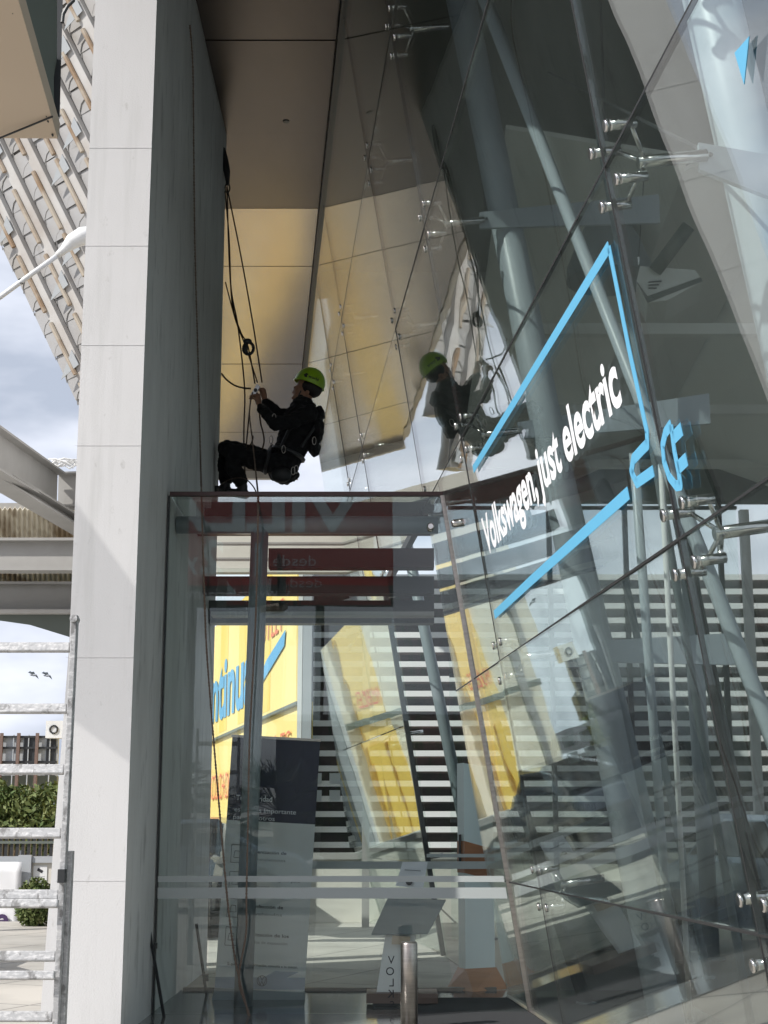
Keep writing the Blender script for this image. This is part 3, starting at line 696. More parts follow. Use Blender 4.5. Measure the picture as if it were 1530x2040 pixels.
while z < ztop:
    MB().box((xs0, YSB, z), (14, YSB + .05, z + .09)).build('slat', M['slat'], sb); z += dz
MB().box((aY(591, 1500, 23.5).x, 23.5, 0), (aY(600, 1500, 23.5).x, 23.9, ztop + .5)).build('corner_post', M['whitepaint'], sb)
MB().box((aY(601, 1500, 23.5).x, 23.5, 0), (aY(619, 1500, 23.5).x, 24.1, ztop + .5)).build('corner_post', M['lightgrey'], sb)

yb = thing('yellow_building', (-3, 28, 0), 'yellow clad building with blue sign lettering seen through the vestibule', 'building')
YN = 23.6; XN = aY(588, 1500, YN).x; yd = Vector((-.245, 1, 0)).normalized()
def YP(s, z, o=0): return Vector((XN, YN, 0)) + yd * s + Vector((0, 0, z)) + Vector((-yd.y, yd.x, 0)) * o   # o > 0 towards the viewer side
zs = aY(588, 1397, YN).z; zt_ = aY(590, 1085, YN).z
MB().slab([YP(0, zs), YP(16, zs), YP(16, zt_), YP(0, zt_)], yd.cross(Vector((0, 0, 1))) * .2).build('upper_cladding', M['yellow'], yb)
MB().slab([YP(0, .9, -.08), YP(16, .9, -.08), YP(16, zs - .0, -.08), YP(0, zs, -.08)], yd.cross(Vector((0, 0, 1))) * .2).build('lower_cladding', M['yellow'], yb)
MB().slab([YP(0, 0, -.1), YP(16, 0, -.1), YP(16, .9, -.1), YP(0, .9, -.1)], yd.cross(Vector((0, 0, 1))) * .3).build('base', M['cream'], yb)
MB().slab([YP(0, zs - .05, .0), YP(16, zs - .05, .0), YP(16, zs, .0), YP(0, zs, .0)], yd.cross(Vector((0, 0, 1))) * .07).build('seam', M['greenpanel'], yb)
for s0 in (2.5, 5.2, 8.0): MB().slab([YP(s0, zs + .05, .005), YP(s0 + 1.2, zs + .05, .005), YP(s0 + 1.2, zt_, .005), YP(s0, zt_, .005)], yd.cross(Vector((0, 0, 1))) * .003).build('deep_yellow_panel', M['yellow2'], yb)
uxy = -yd
text('Continuas', YP(13.6, zs + .38, .012), uxy, Vector((0, 0, 1)), 1.25, M['blue'], 'sign_lettering', yb, bold=.03, width=10.0, depth=.01)
m = MB(); m.slab([YP(4.6, zs + .35, .02), YP(1.0, zs + 1.0, .02), YP(.9, zs + 1.25, .02), YP(2.8, zs + .95, .02)], Vector((-.01, 0, 0))); m.build('sign_swoosh', M['blue'], yb)
text('OUTLET', YP(4.2, zs + 1.3, .012), uxy, Vector((0, 0, 1)), .55, M['redpale'], 'sign_lettering', yb, width=3.0, depth=.01)
text('MUEBLES COLCHONES', YP(13.5, zs - 1.35, -.06), uxy, Vector((0, 0, 1)), .55, M['redpale'], 'sign_lettering', yb, width=6.5, depth=.012)
text('MUEBLES', YP(5.2, zs - .75, -.06), uxy, Vector((0, 0, 1)), .35, M['redpale'], 'sign_lettering', yb, width=4.4, depth=.012)
MB().slab([YP(12.6, .9, -.06), YP(11.6, .9, -.06), YP(11.6, 2.1, -.06), YP(12.6, 2.1, -.06)], Vector((-.02, 0, 0))).build('door', M['yellow2'], yb)

rc = thing('cream_reflection', (-1.3, 20.4, 0), 'cream band added in place of a reflection, beyond the vestibule, just above the yellow building', 'canopy')  # solid band stands in for a cream reflection in the glass
MB().box((-2.75, 20.4, 4.8), (-.15, 20.6, 5.72)).build('fascia', M['cream'], rc)
MB().box((-2.75, 20.6, 5.5), (-.15, 21.4, 5.6)).build('roof', M['beam'], rc)
for z_ in (4.98, 5.2, 5.45): MB().box((-2.75, 20.385, z_), (-.15, 20.399, z_ + .025)).build('trim', M['beam'], rc)
for x in (-2.7, -.3): MB().box((x, 20.65, 0), (x + .1, 20.75, 5.5)).build('post', M['beam'], rc)
# unseen see-through panel added off to the left to cast diagonal shade on the pillar
ms = bpy.data.materials.new('shadow_mesh'); ms.use_nodes = True; t_ = ms.node_tree; bb = t_.nodes['Principled BSDF']; bb.inputs['Base Color'].default_value = (.7, .7, .68, 1)
tr__ = t_.nodes.new('ShaderNodeBsdfTransparent'); mm__ = t_.nodes.new('ShaderNodeMixShader'); mm__.inputs[0].default_value = .2
t_.links.new(tr__.outputs[0], mm__.inputs[1]); t_.links.new(bb.outputs[0], mm__.inputs[2]); t_.links.new(mm__.outputs[0], t_.nodes['Material Output'].inputs[0])
sa = thing('shadow_panel', (-5, 8, 0), 'unseen pale mesh panel left of the viewer, added to dim part of the pillar', 'shadow panel')
sq = [aY(x, y, 9.8) + sun_dir * 4.6 for x, y in ((20, 816), (300, 1212), (300, 1552), (20, 1340))]
MB().slab(sq, (0, .004, 0)).build('mesh', ms, sa)
for p in sq: MB().tube([p, Vector((p.x, p.y, 0))], .02, 8).build('pole', M['dark'], sa)
# ============================================================ LEFT SIDE
# paint splattered ladder
YL = 7.0
ld = thing('ladder', aY(110, 2040, YL), 'paint-splattered aluminium ladder standing in front of the white pillar', 'ladder'); ld.location.z = 0
def ltop(y, x): return aY(x, y, YL)
tp = ltop(1226, 150); bt_ = ltop(2040, 112); bt0 = tp + (bt_ - tp) * (tp.z / (tp.z - bt_.z))
sp = bt0 - tp
LW = .42
def stile(dx, dy, z0, z1, w=.026, name='stile'):
    f0, f1 = (tp.z - z0) / tp.z, (tp.z - z1) / tp.z
    m = MB(); m.beam(tp + sp * f0 + Vector((dx, dy, 0)), tp + sp * f1 + Vector((dx, dy, 0)), w, .055, up=(0, 1, 0)); return m.build(name, M['ladder'], ld, bevel=.003)
zmid = aY(120, 1740, YL).z
stile(0, 0, 0, tp.z - .0); stile(-LW, 0, 0, tp.z)
stile(.022, .05, 0, zmid + 0.1, .02, 'outer_stile'); stile(-LW - .022, .05, 0, zmid + .1, .02, 'outer_stile')
for y in (1290, 1412, 1533, 1660, 1783, 1905, 2025):
    x = 148 - (y - 1226) * .0467 - 5; p = aY(x, y, YL)
    m = MB(); m.beam(p, p - Vector((LW, 0, 0)), .032, .046, up=(0, .25, 1)); m.build('rung', M['ladder'], ld, bevel=.006)
for y in (1800, 1943, 2086):
    x = 148 - (y - 1226) * .0467 - 5; p = aY(x, y, YL - .06)
    m = MB(); m.beam(p, p - Vector((LW, 0, 0)), .032, .038, up=(0, .25, 1)); m.build('rung', M['ladder'], ld, bevel=.006)
p = aY(126, 1745, YL - .03); MB().box((p.x - .02, p.y - .03, p.z - .03), (p.x + .012, p.y + .02, p.z + .03)).build('hinge_lock', M['dark'], ld)
MB().tube([tp + Vector((0, -.04, -.02)), tp + Vector((0, .03, -.02))], .018, 14).build('end_cap', M['ladder'], ld)

# steel canopy frame
Yc = 15.0
sc = thing('steel_canopy', aY(60, 1250, Yc), 'grey steel canopy frame with rusty corrugated roof with painted-in sunlit streaks left of the pillar', 'canopy')
def IB(a, b, h, w=.2, t=.02, name='i_beam', mt_=None, web=None):
    a, b = Vector(a), Vector(b); u = Vector((0, 0, h / 2 - t / 2))
    m = MB(); m.beam(a, b, t, h - 2 * t); m.beam(a + u, b + u, w, t); m.beam(a - u, b - u, w, t)
    return m.build(name, mt_ or M['beam'], sc)
a1 = aY(-60, 868, Yc - 3.5); b1_ = aY(112, 978, Yc)
IB(a1, b1_, .38); IB(b1_ + Vector((.0, .1, .02)), aY(210, 976, Yc + .1), .37)
IB(aY(-40, 930, Yc - 2.5), aY(200, 1075, Yc + 1), .12, .22, name='diagonal_brace')
for (yt, yb_, Y, w) in ((1082, 1132, 15.8, .22), (1168, 1212, 17.2, .22)):
    A, B_ = aY(-200, yt, Y), aY(220, yb_, Y)
    IB((A.x, Y, (A.z + B_.z) / 2), (B_.x, Y, (A.z + B_.z) / 2), A.z - B_.z + .08, w, .03, 'purlin')
A = aY(-200, 1002, 16.2); B_ = aY(200, 1014, 16.2); MB().box((A.x, 16.2, B_.z), (B_.x, 16.3, A.z)).build('purlin', M['beam'], sc)
# corrugated sheets between purlins
def corr(y0, Y0, y1, Y1):
    A, B_ = aY(-220, y0, Y0), aY(230, y0, Y0); C_, D_ = aY(230, y1, Y1), aY(-220, y1, Y1)
    m = MB(); n_ = 90
    for i in range(n_ + 1):
        u = i / n_; dz = .018 * math.cos(i * math.pi)
        m.v.append(A.lerp(B_, u) + Vector((0, 0, dz))); m.v.append(D_.lerp(C_, u) + Vector((0, 0, dz)))
    for i in range(n_): m.f.append([2 * i, 2 * i + 2, 2 * i + 3, 2 * i + 1]); m.m.append(0)
    o = m.build('corrugated_sheet', M['rust_lit'], sc); so_ = o.modifiers.new('t', 'SOLIDIFY'); so_.thickness = .01
corr(1012, 15.9, 1082, 16.9); corr(1138, 17.3, 1168, 18.2)
q = [aY(-120, 1222, 17), aY(215, 1222, 17), aY(215, 1300, 17), aY(135, 1268, 17), aY(60, 1245, 17), aY(-60, 1228, 17)]
MB().slab(q, (0, 1.2, .25)).build('end_soffit', M['greenpanel'], sc)
MB().slab([aY(-120, 1214, 16.9), aY(215, 1214, 16.9), aY(215, 1222, 16.9), aY(-120, 1222, 16.9)], (0, .3, 0)).build('edge_flashing', M['flange'], sc)
cb = thing('cable_coil', b1_ + Vector((.1, .1, .2)), 'loose coil of white cable lying on the steel beam', 'cable')
m = MB(); c = aY(128, 925, Yc)
for k in range(5):
    rr = .09 + .02 * k; m.tube([c + Vector((math.cos(t * .6) * rr, math.sin(t * .6) * rr * .4, abs(math.sin(t * .6 + k)) * .09 - .04)) for t in range(11)], .008, 6)
m.build('cable_loops', M['whitepaint'], cb)

# upper-left beige canopy panel
bp = thing('overhead_canopy', aY(50, 100, 5), 'beige panelled overhead canopy corner with black bracket, top left', 'canopy')
Y0 = 5.0
q = [aY(-40, 275, Y0), aY(115, 276, Y0 + .0), aY(28, -30, Y0 - .76), aY(-40, -30, Y0 - .76)]
MB().slab(q, (0, .03, .07)).build('beige_panel', M['beige'], bp)
m = MB(); m.beam(aY(-20, 283, Y0 - .02), aY(105, 232, Y0 - .13), .004, .006); m.build('panel_seam', M['dark'], bp)
for (x, y) in ((25, 25), (62, 132), (92, 230), (104, 268), (95, 240)):
    p = aY(x, y, Y0 - (276 - y) / 306 * .76 - .012); MB().tube([p, p + Vector((0, .01, 0))], .0036, 8).build('rivet', M['dark'], bp)
q = [aY(30, -30, Y0 - .73), aY(106, -30, Y0 - .24), aY(106, 230, Y0 + .1), aY(108, 262, Y0 + .05)]
MB().slab(q, (0, .06, .02)).build('side_panel', M['greenpanel'], bp)
MB().hexa([aY(103, 233, Y0), aY(119, 233, Y0), aY(119, 233, Y0 + .1), aY(103, 233, Y0 + .1), aY(110, -30, Y0), aY(126, -30, Y0), aY(126, -30, Y0 + .1), aY(110, -30, Y0 + .1)]).build('bracket', M['dark'], bp)
m = MB(); m.tube([aY(148, -30, Y0), aY(146, 2, Y0), aY(135, 12, Y0), aY(126, 28, Y0), aY(124, 45, Y0)], .007, 8); m.build('cable', M['dark'], bp)

# street lamp with arm
Yp = 19.0
la = thing('street_lamp', aY(-260, 700, Yp), 'white street lamp with teardrop head crossing in front of the louvred canopy', 'street lamp'); la.location.z = 0
arm = [aY(-260, 760, Yp), aY(-120, 668, Yp), aY(0, 592, Yp), aY(60, 548, Yp), aY(116, 508, Yp)]
MB().tube(arm, [.07, .05, .035, .035, .035], 14).build('arm', M['whitepaint'], la, smooth=True)
MB().tube([Vector((arm[0].x, Yp, 0)), arm[0]], [.11, .08], 16).build('pole', M['whitepaint'], la, smooth=True)
c = aY(150, 483, Yp); ax = (aY(180, 462, Yp) - aY(116, 508, Yp)).normalized()
MB().tube([aY(114, 509, Yp), aY(128, 497, Yp), aY(143, 482, Yp), aY(165, 470, Yp), aY(190, 462, Yp)], [.045, .06, .105, .125, .09], 18).build('lamp_head', M['whitepaint'], la, smooth=True)
MB().tube([aY(40, 556, Yp), aY(42, 566, Yp)], .03, 8).build('bolt', M['dark'], la)

# louvred canopy / stand, far left
lt = thing('louvred_canopy', aY(80, 400, 30), 'huge weathered metal louvred canopy rising behind the pillar', 'louvred canopy')
O = aY(155, 800, 27); D1 = aY(0, 480, 27.) - O; D1 = D1 / D1.length       # along the lower-left edge, going up
right = (aY(300, 640, 25.5) - aY(120, 728, 27)).normalized()
nrm = D1.cross(right).normalized()
if nrm.y > 0: nrm = -nrm          # faces the camera side
O = O - D1 * 3.0
cw, ch_ = .64, .50
NR, NC = 9, 46
def pxx(p):
    d = p - CAM; return 765 + FPX * d.x / (d.y * CP + d.z * SP)
for r_ in range(NR):
    c0 = 0
    while pxx(O + right * ((r_ + 1) * cw) + D1 * (c0 * ch_)) > 330 and c0 < NC: c0 += 1
    if NC - c0 < 3: break
    m = MB()
    for c_ in range(c0, NC):
        p = O + right * (r_ * cw) + D1 * (c_ * ch_); w = cw * .60
        p = p + D1 * random.uniform(-.04, .04) + nrm * random.uniform(0, .02)
        a, b_ = p + nrm * .035, p + right * w + nrm * .045      # lower, lifted edge
        c, d = p + right * w + D1 * (ch_ + .12) + nrm * .02, p + D1 * (ch_ - .05) + nrm * .02
        m.slab([a - D1 * .0, b_ + D1 * .0, c - D1 * .12, d + D1 * .05], -nrm * .012)
    m.build('louvre_row', M['lattice'], lt)
    m = MB()
    for c_ in range(c0, NC):
        p = O + right * (r_ * cw) + D1 * (c_ * ch_) + nrm * .045; w = cw * .60
        m.tube([p - D1 * .08, p + right * (w * .12) + D1 * .04, p + right * (w * .4) + D1 * .15, p + right * (w * .98) + D1 * .24], .010, 4)
    m.build('louvre_edge', M['beam'], lt)
    a0 = O + right * (r_ * cw + cw * .62) + nrm * .15 + D1 * (c0 * ch_)
    LL = (NC - c0) * ch_
    m = MB(); m.slab([a0, a0 + right * (cw * .36), a0 + right * (cw * .36) + D1 * LL, a0 + D1 * LL], -nrm * .12); m.build('rail', M['flange'], lt)
    k = (r_ % 3) * .4; m = MB(); rr = random.Random(r_)
    while k < LL - 1.3:
        ln = rr.uniform(.9, 1.35); a1 = a0 + right * .02 + D1 * k + nrm * .03
        m.tube([a1, a1 + D1 * ln], .045, 8); k += ln + rr.uniform(.08, .5)
    m.build('drain_tube', M['stain'], lt)
    for c_ in range(c0 + r_ % 2, NC, 6):
        a1 = O + right * (r_ * cw + cw * .62) + D1 * (c_ * ch_) + nrm * .19
        MB().slab([a1 - right * (.56 * cw) + D1 * -.02, a1 + right * (.34 * cw) + D1 * .42, a1 + right * (.34 * cw) + D1 * .10], nrm * .012).build('gusset', M['gusset'], lt)
for r_ in range(NR):
    c0 = 0
    while pxx(O + right * ((r_ + 1) * cw) + D1 * (c0 * ch_)) > 330 and c0 < NC: c0 += 1
    if NC - c0 < 3: break
    a0 = O + right * (r_ * cw) + D1 * (c0 * ch_) - nrm * .02; LL = (NC - c0) * ch_
    MB().slab([a0, a0 + right * cw, a0 + right * cw + D1 * LL, a0 + D1 * LL], -nrm * .25).build('backing', M['lattice'], lt)

# far left ground level things
Yg = 24.0
def leaves(n_, fn, size, rs, cup=1):
    m = MB(); rr = random.Random(rs)
    for _ in range(n_):
        p = fn(rr); s_ = size * rr.uniform(.6, 1.3)
        a_ = Vector((rr.gauss(0, 1), rr.gauss(0, 1), rr.gauss(0, 1))).normalized(); b_2 = a_.cross(Vector((rr.gauss(0, 1), rr.gauss(0, 1), rr.gauss(0, 1)))).normalized()
        m.add([p - a_ * s_, p - b_2 * s_ * .45, p + a_ * s_, p + b_2 * s_ * .45], [(0, 1, 2, 3)])
    return m
he = thing('hedge', aY(40, 1650, Yg + 3), 'dense sunlit green hedge above the dark fence, far left', 'hedge'); he.location.z = 0
hz0, hz1 = 1.0, aY(50, 1560, Yg + 3).z; hx0, hx1 = aY(-60, 1600, Yg + 3).x, aY(112, 1600, Yg + 3).x
blobs = [(random.uniform(hx0, hx1), Yg + 3 + random.uniform(-.5, .5), random.uniform(hz0 + .2, hz1 - .35), random.uniform(.3, .5)) for _ in range(30)]
def hf(rr):
    b_ = rr.choice(blobs); d = Vector((rr.gauss(0, 1), rr.gauss(0, 1), rr.gauss(0, 1))).normalized() * b_[3] * rr.uniform(.75, 1.05); return Vector(b_[:3]) + d
leaves(9000, hf, .07, 3).build('foliage', M['leaf'], he)
m = MB()
for b_ in blobs[:12]: m.tube([(b_[0], b_[1], 0), (b_[0] + .1, b_[1], b_[2])], [.05, .02], 6)
m.build('stems', M['bark'], he)
su = thing('shrub', aY(66, 1885, 21.5), 'small round light-green shrub at the foot of the grey gate', 'shrub')
cS = aY(68, 1845, 21.0); cS.z = max(cS.z, .28)
def sf(rr): d = Vector((rr.gauss(0, 1), rr.gauss(0, 1), rr.gauss(0, 1))).normalized(); return cS + Vector((d.x * .26, d.y * .22, d.z * .33)) * rr.uniform(.6, 1.1)
leaves(2600, sf, .035, 5).build('foliage', M['leaf'], su)
m = MB()
for k in range(7): m.tube([(cS.x, cS.y, 0), cS + Vector((random.uniform(-.15, .15), 0, random.uniform(0, .2)))], .008, 5)
m.build('stems', M['bark'], su)
# gate wall with banner
gw = thing('gate_wall', aY(20, 1860, 22.2), 'grey-framed cream gate wall with a camera notice, behind the shrub', 'gate'); gw.location.z = 0
Y = 22.2
A, B_ = aY(-80, 1706, Y), aY(115, 1880, Y)
MB().box((A.x, Y, 0), (B_.x, Y + .1, A.z)).build('panel', M['cream'], gw)
MB().box((A.x, Y - .05, A.z - .09), (B_.x, Y + .15, A.z)).build('top_rail', M['lightgrey'], gw)
x0, x1 = aY(37, 1750, Y).x, aY(63, 1750, Y).x
MB().box((x0, Y - .08, 0), (x1, Y - .002, A.z + .02)).build('post', M['lightgrey'], gw)
p = aY(80, 1740, Y - .01)
MB().box((p.x - .1, Y - .012, p.z - .16), (p.x + .1, Y - .001, p.z + .11)).build('notice', M['whitepaint'], gw)
MB().beam((p.x - .04, Y - .014, p.z + .06), (p.x + .035, Y - .014, p.z + .02), .003, .04).build('camera_symbol', M['black_txt'], gw)
for k in range(3): MB().box((p.x - .07, Y - .014, p.z - .05 - k * .035), (p.x + .07, Y - .012, p.z - .044 - k * .035)).build('notice_line', M['grey_txt'], gw)
bn = thing('fabric_banner', aY(10, 1880, 22), 'white fabric banner with a dark letter e tied to the gate', 'banner')
Y = 22.05; A, B_ = aY(-160, 1717, Y), aY(36, 1893, Y)
m = MB(); n_ = 16
for i in range(n_ + 1):
    u = i / n_
    for j in range(9):
        v = j / 8; m.v.append(Vector((A.x + (B_.x - A.x) * u, Y - .03 - .02 * math.sin(u * 14 + v * 5), B_.z + (A.z - B_.z) * v)))
for i in range(n_):
    for j in range(8): m.f.append([i * 9 + j, (i + 1) * 9 + j, (i + 1) * 9 + j + 1, i * 9 + j + 1]); m.m.append(0)
o = m.build('cloth', M['white_film'], bn, smooth=True); sm = o.modifiers.new('t', 'SOLIDIFY'); sm.thickness = .004
text('e', aY(-12, 1851, Y - .08), Vector((1, 0, 0)), Vector((0, 0, 1)), .30, M['purple'], 'print', bn, bold=.03)
p = aY(0, 1882, Y - .08); MB().box((p.x - .3, Y - .075, p.z - .0), (p.x + .045, Y - .07, p.z + .11)).build('print', M['magenta'], bn)
text('7', aY(-3, 1873, Y - .09), Vector((1, 0, 0)), Vector((0, 0, 1)), .05, M['white_txt'], 'print', bn)
# dark corrugated fence between gate and hedge
df = thing('dark_fence', aY(50, 1690, 24), 'dark corrugated metal fence between hedge and gate wall', 'fence'); df.location.z = 0
Y = 24.2; A, B_ = aY(-80, 1668, Y), aY(120, 1705, Y)
m = MB()
k = A.x
while k < B_.x: m.box((k, Y, 0), (k + .05, Y + .06, A.z)); k += .09
m.build('sheeting', M['dark'], df); MB().box((A.x, Y - .03, A.z - .1), (B_.x, Y - .002, A.z - .06)).build('rail', M['greenpanel'], df)
# hoarding frame
hf_ = thing('hoarding_frame', aY(50, 1545, 30), 'grey hoarding back with black stripes and a steel grid frame', 'hoarding'); hf_.location.z = 0
Y = 30.; A, B_ = aY(-120, 1466, Y), aY(113, 1545, Y)
MB().box((A.x, Y, B_.z), (B_.x, Y + .1, A.z)).build('sheet', M['lightgrey'], hf_)
for x0, x1 in ((47, 70), (92, 111), (-40, -20)):
    a_, b_2 = aY(x0, 1500, Y - .01).x, aY(x1, 1500, Y - .01).x; MB().box((a_, Y - .012, B_.z), (b_2, Y - .003, A.z - .02)).build('black_stripe', M['dark'], hf_)
for x in (4, 38, 75, -35): a_ = aY(x, 1500, Y).x; MB().box((a_ - .03, Y - .12, 0), (a_ + .03, Y - .06, A.z + .05)).build('upright', M['brick'], hf_)
for y in (1468, 1490, 1518): z_ = aY(50, y, Y).z; MB().box((A.x, Y - .055, z_ - .02), (B_.x, Y - .02, z_ + .02)).build('cross_bar', M['dark'], hf_)
for x in (27, 57, 100): a_ = aY(x, 1500, Y).x; MB().box((a_ - .01, Y - .05, B_.z - .2), (a_ + .01, Y - .03, A.z + .02)).build('thin_bar', M['lightgrey'], hf_)
q = [aY(-120, 1600, 30.5), aY(113, 1600, 30.5), aY(113, 1548, 30.5), aY(95, 1530, 30.5), aY(-120, 1552, 30.5)]
MB().slab(q, (0, .3, 0)).build('lower_sheet', M['greenpanel'], hf_)
ac = thing('air_conditioner', aY(105, 1452, 29.8), 'white air-conditioner box with round fan above the hoarding', 'air conditioner')
p = aY(107, 1453, 29.7); MB().box((p.x - .16, 29.7, p.z - .17), (p.x + .2, 30.0, p.z + .17)).build('casing', M['whitepaint'], ac)
m = MB(); m.tube([p + Vector((math.cos(i * .449) * .075, -.01, math.sin(i * .449) * .075)) for i in range(15)], .018, 6); m.build('fan_ring', M['dark'], ac)
# two birds
for i, (x, y, fl_) in enumerate(((68, 1345, 0), (95, 1346, 1))):
    c = aY(x, y, 45)
    g = thing('bird', c, ('left' if i == 0 else 'right') + 'most of two small birds flying in the sky above the hoarding', 'bird', 'birds in the sky')
    m = MB(); m.ell(c, (.09, .05, .035), None, 10, 6); m.tube([c + Vector((-.08, 0, 0)), c + Vector((-.14, 0, .02))], [.03, .01], 6); m.build('body', M['lightgrey'], g, smooth=True)
    m = MB(); m.slab([c + Vector((-.03, 0, .01)), c + Vector((.04, 0, .01)), c + Vector((.0, -.05, .10)), c + Vector((-.17, -.1, .07)), c + Vector((-.12, -.03, .12))], (0, .01, .004)); m.build('wing', M['greypipe'], g)
    m = MB(); m.slab([c + Vector((.0, 0, .0)), c + Vector((.05, 0, .01)), c + Vector((.12, .1, -.11)), c + Vector((.09, .05, -.02))], (0, .01, .004)); m.build('wing', M['greypipe'], g)

# ============================================================ BEHIND THE CAMERA (seen mirrored in the glass)
YBk = -12.0; DB = 2 * VY0 - YBk
def bk(px, py, Y=YBk):   # point that the front pane mirrors at this pixel
    d = 2 * VY0 - Y; p = aY(px, py, d); return Vector((p.x, Y, p.z))
hb = thing('billboard', (-4.5, YBk, 0), 'large red billboard behind the viewer, mirrored in the vestibule glass', 'billboard')
A, B_ = bk(782, 930), bk(-60, 1166)
MB().box((B_.x, YBk - .1, B_.z), (A.x, YBk, A.z)).build('red_board', M['red'], hb)
C_ = bk(782, 1208)
MB().box((B_.x, YBk - .1, C_.z), (A.x, YBk, B_.z - .004)).build('grey_board', M['greenpanel'], hb)
UX, UZ = Vector((-1, 0, 0)), Vector((0, 0, 1))
BW = M['white_film']
text('VILLAS', bk(712, 1056), UX, UZ, .95, BW, 'lettering', hb, bold=.03, width=bk(712, 0).x - bk(262, 0).x, depth=.02)
text('desde', bk(632, 1128), UX, UZ, .26, BW, 'lettering', hb, width=bk(632, 0).x - bk(552, 0).x, depth=.02)
text('1', bk(536, 1145), UX, UZ, .75, BW, 'lettering', hb, bold=.03, depth=.02)
text('2', bk(444, 1140), UX, UZ, .75, BW, 'lettering', hb, bold=.03, depth=.02)
text('y', bk(392, 1132), UX, UZ, .4, BW, 'lettering', hb, bold=.02, depth=.02)
text('3', bk(350, 1130), UX, UZ, .75, BW, 'lettering', hb, bold=.03, depth=.02)
text('www.galeriasmadrid.com', bk(578, 1192), UX, UZ, .24, BW, 'lettering', hb, bold=.01, width=bk(578, 0).x - bk(270, 0).x, depth=.02)
for x in (-1.5, -4.5, -7.5): MB().box((x - .1, YBk - .3, 0), (x + .1, YBk - .11, A.z)).build('leg', M['dark'], hb)
rt = thing('office_block', (8, -26, 0), 'low dark office block behind the viewer, seen only as a reflection', 'building')
MB().box((-3.3, -32, 0), (24, -24, 4.6)).build('wall', M['dark'], rt)
MB().box((-3.5, -32.2, 4.6), (24.2, -23.8, 4.75)).build('parapet', M['dark'], rt)
for i in range(8):
    MB().box((-2.2 + i * 3.2, -24.0, 1.2), (-.1 + i * 3.2, -23.96, 3.6)).build('window', M['carglass'], rt)
def palm(x, y, h, lab, s):
    g = thing('palm_tree', (x, y, 0), lab, 'palm tree', 'palms behind the viewer'); rr = random.Random(s)
    MB().tube([(x, y, 0), (x + .05, y, h * .5), (x, y, h)], [.2, .17, .15], 12).build('trunk', M['bark'], g, smooth=True)
    m = MB()
    for k in range(34):
        az = rr.uniform(0, 6.28); el = rr.uniform(-.3, 1.3); L_ = rr.uniform(.9, 1.3)
        d = Vector((math.cos(az) * math.cos(el), math.sin(az) * math.cos(el), math.sin(el)))
        prev = Vector((x, y, h)); side = d.cross(Vector((0, 0, 1))).normalized()
        tip = prev + d * L_ * .55
        m.tube([prev, tip], .012, 5)
        for q_ in range(13):   # fan leaf
            a_ = (q_ - 6) * .2; dd = (d * math.cos(a_) + side * math.sin(a_)).normalized(); e = tip + dd * L_ * .6 + Vector((0, 0, -.1))
            w = dd.cross(Vector((rr.gauss(0, 1), rr.gauss(0, 1), rr.gauss(0, 1)))).normalized() * .02
            m.add([tip - w, tip + w, e], [(0, 1, 2)])
    m.build('crown', M['leaf_dark'], g)
P_ = bk(318, 1560, -6); palm(P_.x, -6, P_.z - .2, 'bushy fan palm mirrored at the left end of the glass', 1)
P_ = bk(560, 1600, -6); palm(P_.x, -6, P_.z - .2, 'bushy fan palm mirrored over the navy banner', 2)
P_ = bk(450, 1620, -8); palm(P_.x, -8, P_.z - .3, 'lower fan palm mirrored between its two neighbours', 4)

yw = thing('yellow_warehouse', (-6, 34, 0), 'yellow fronted warehouse with roller doors, seen as slanted reflections in the glass', 'building')
MB().box((-7.1, 34.2, 0), (-4.55, 38, 6.4)).build('wall', M['cream'], yw)
MB().box((-5.75, 34.1, 0), (-5.0, 34.199, 7.4)).build('yellow_front', M['yellow'], yw)
MB().box((-7.1, 34.0, 2.9), (-4.55, 34.09, 3.05)).build('seam', M['greenpanel'], yw)
for x in (-5.7, -5.35): MB().box((x, 34.03, .2), (x + .28, 34.09, 2.4)).build('roller_door', M['yellow2'], yw)
text('MUEBLES', Vector((-5.7, 34.08, 3.3)), Vector((1, 0, 0)), Vector((0, 0, 1)), .4, M['redpale'], 'sign_lettering', yw, width=.62, depth=.01)
text('Continuas', Vector((-5.7, 34.08, 5.4)), Vector((1, 0, 0)), Vector((0, 0, 1)), .5, M['blue'], 'sign_lettering', yw, width=.62, depth=.01)
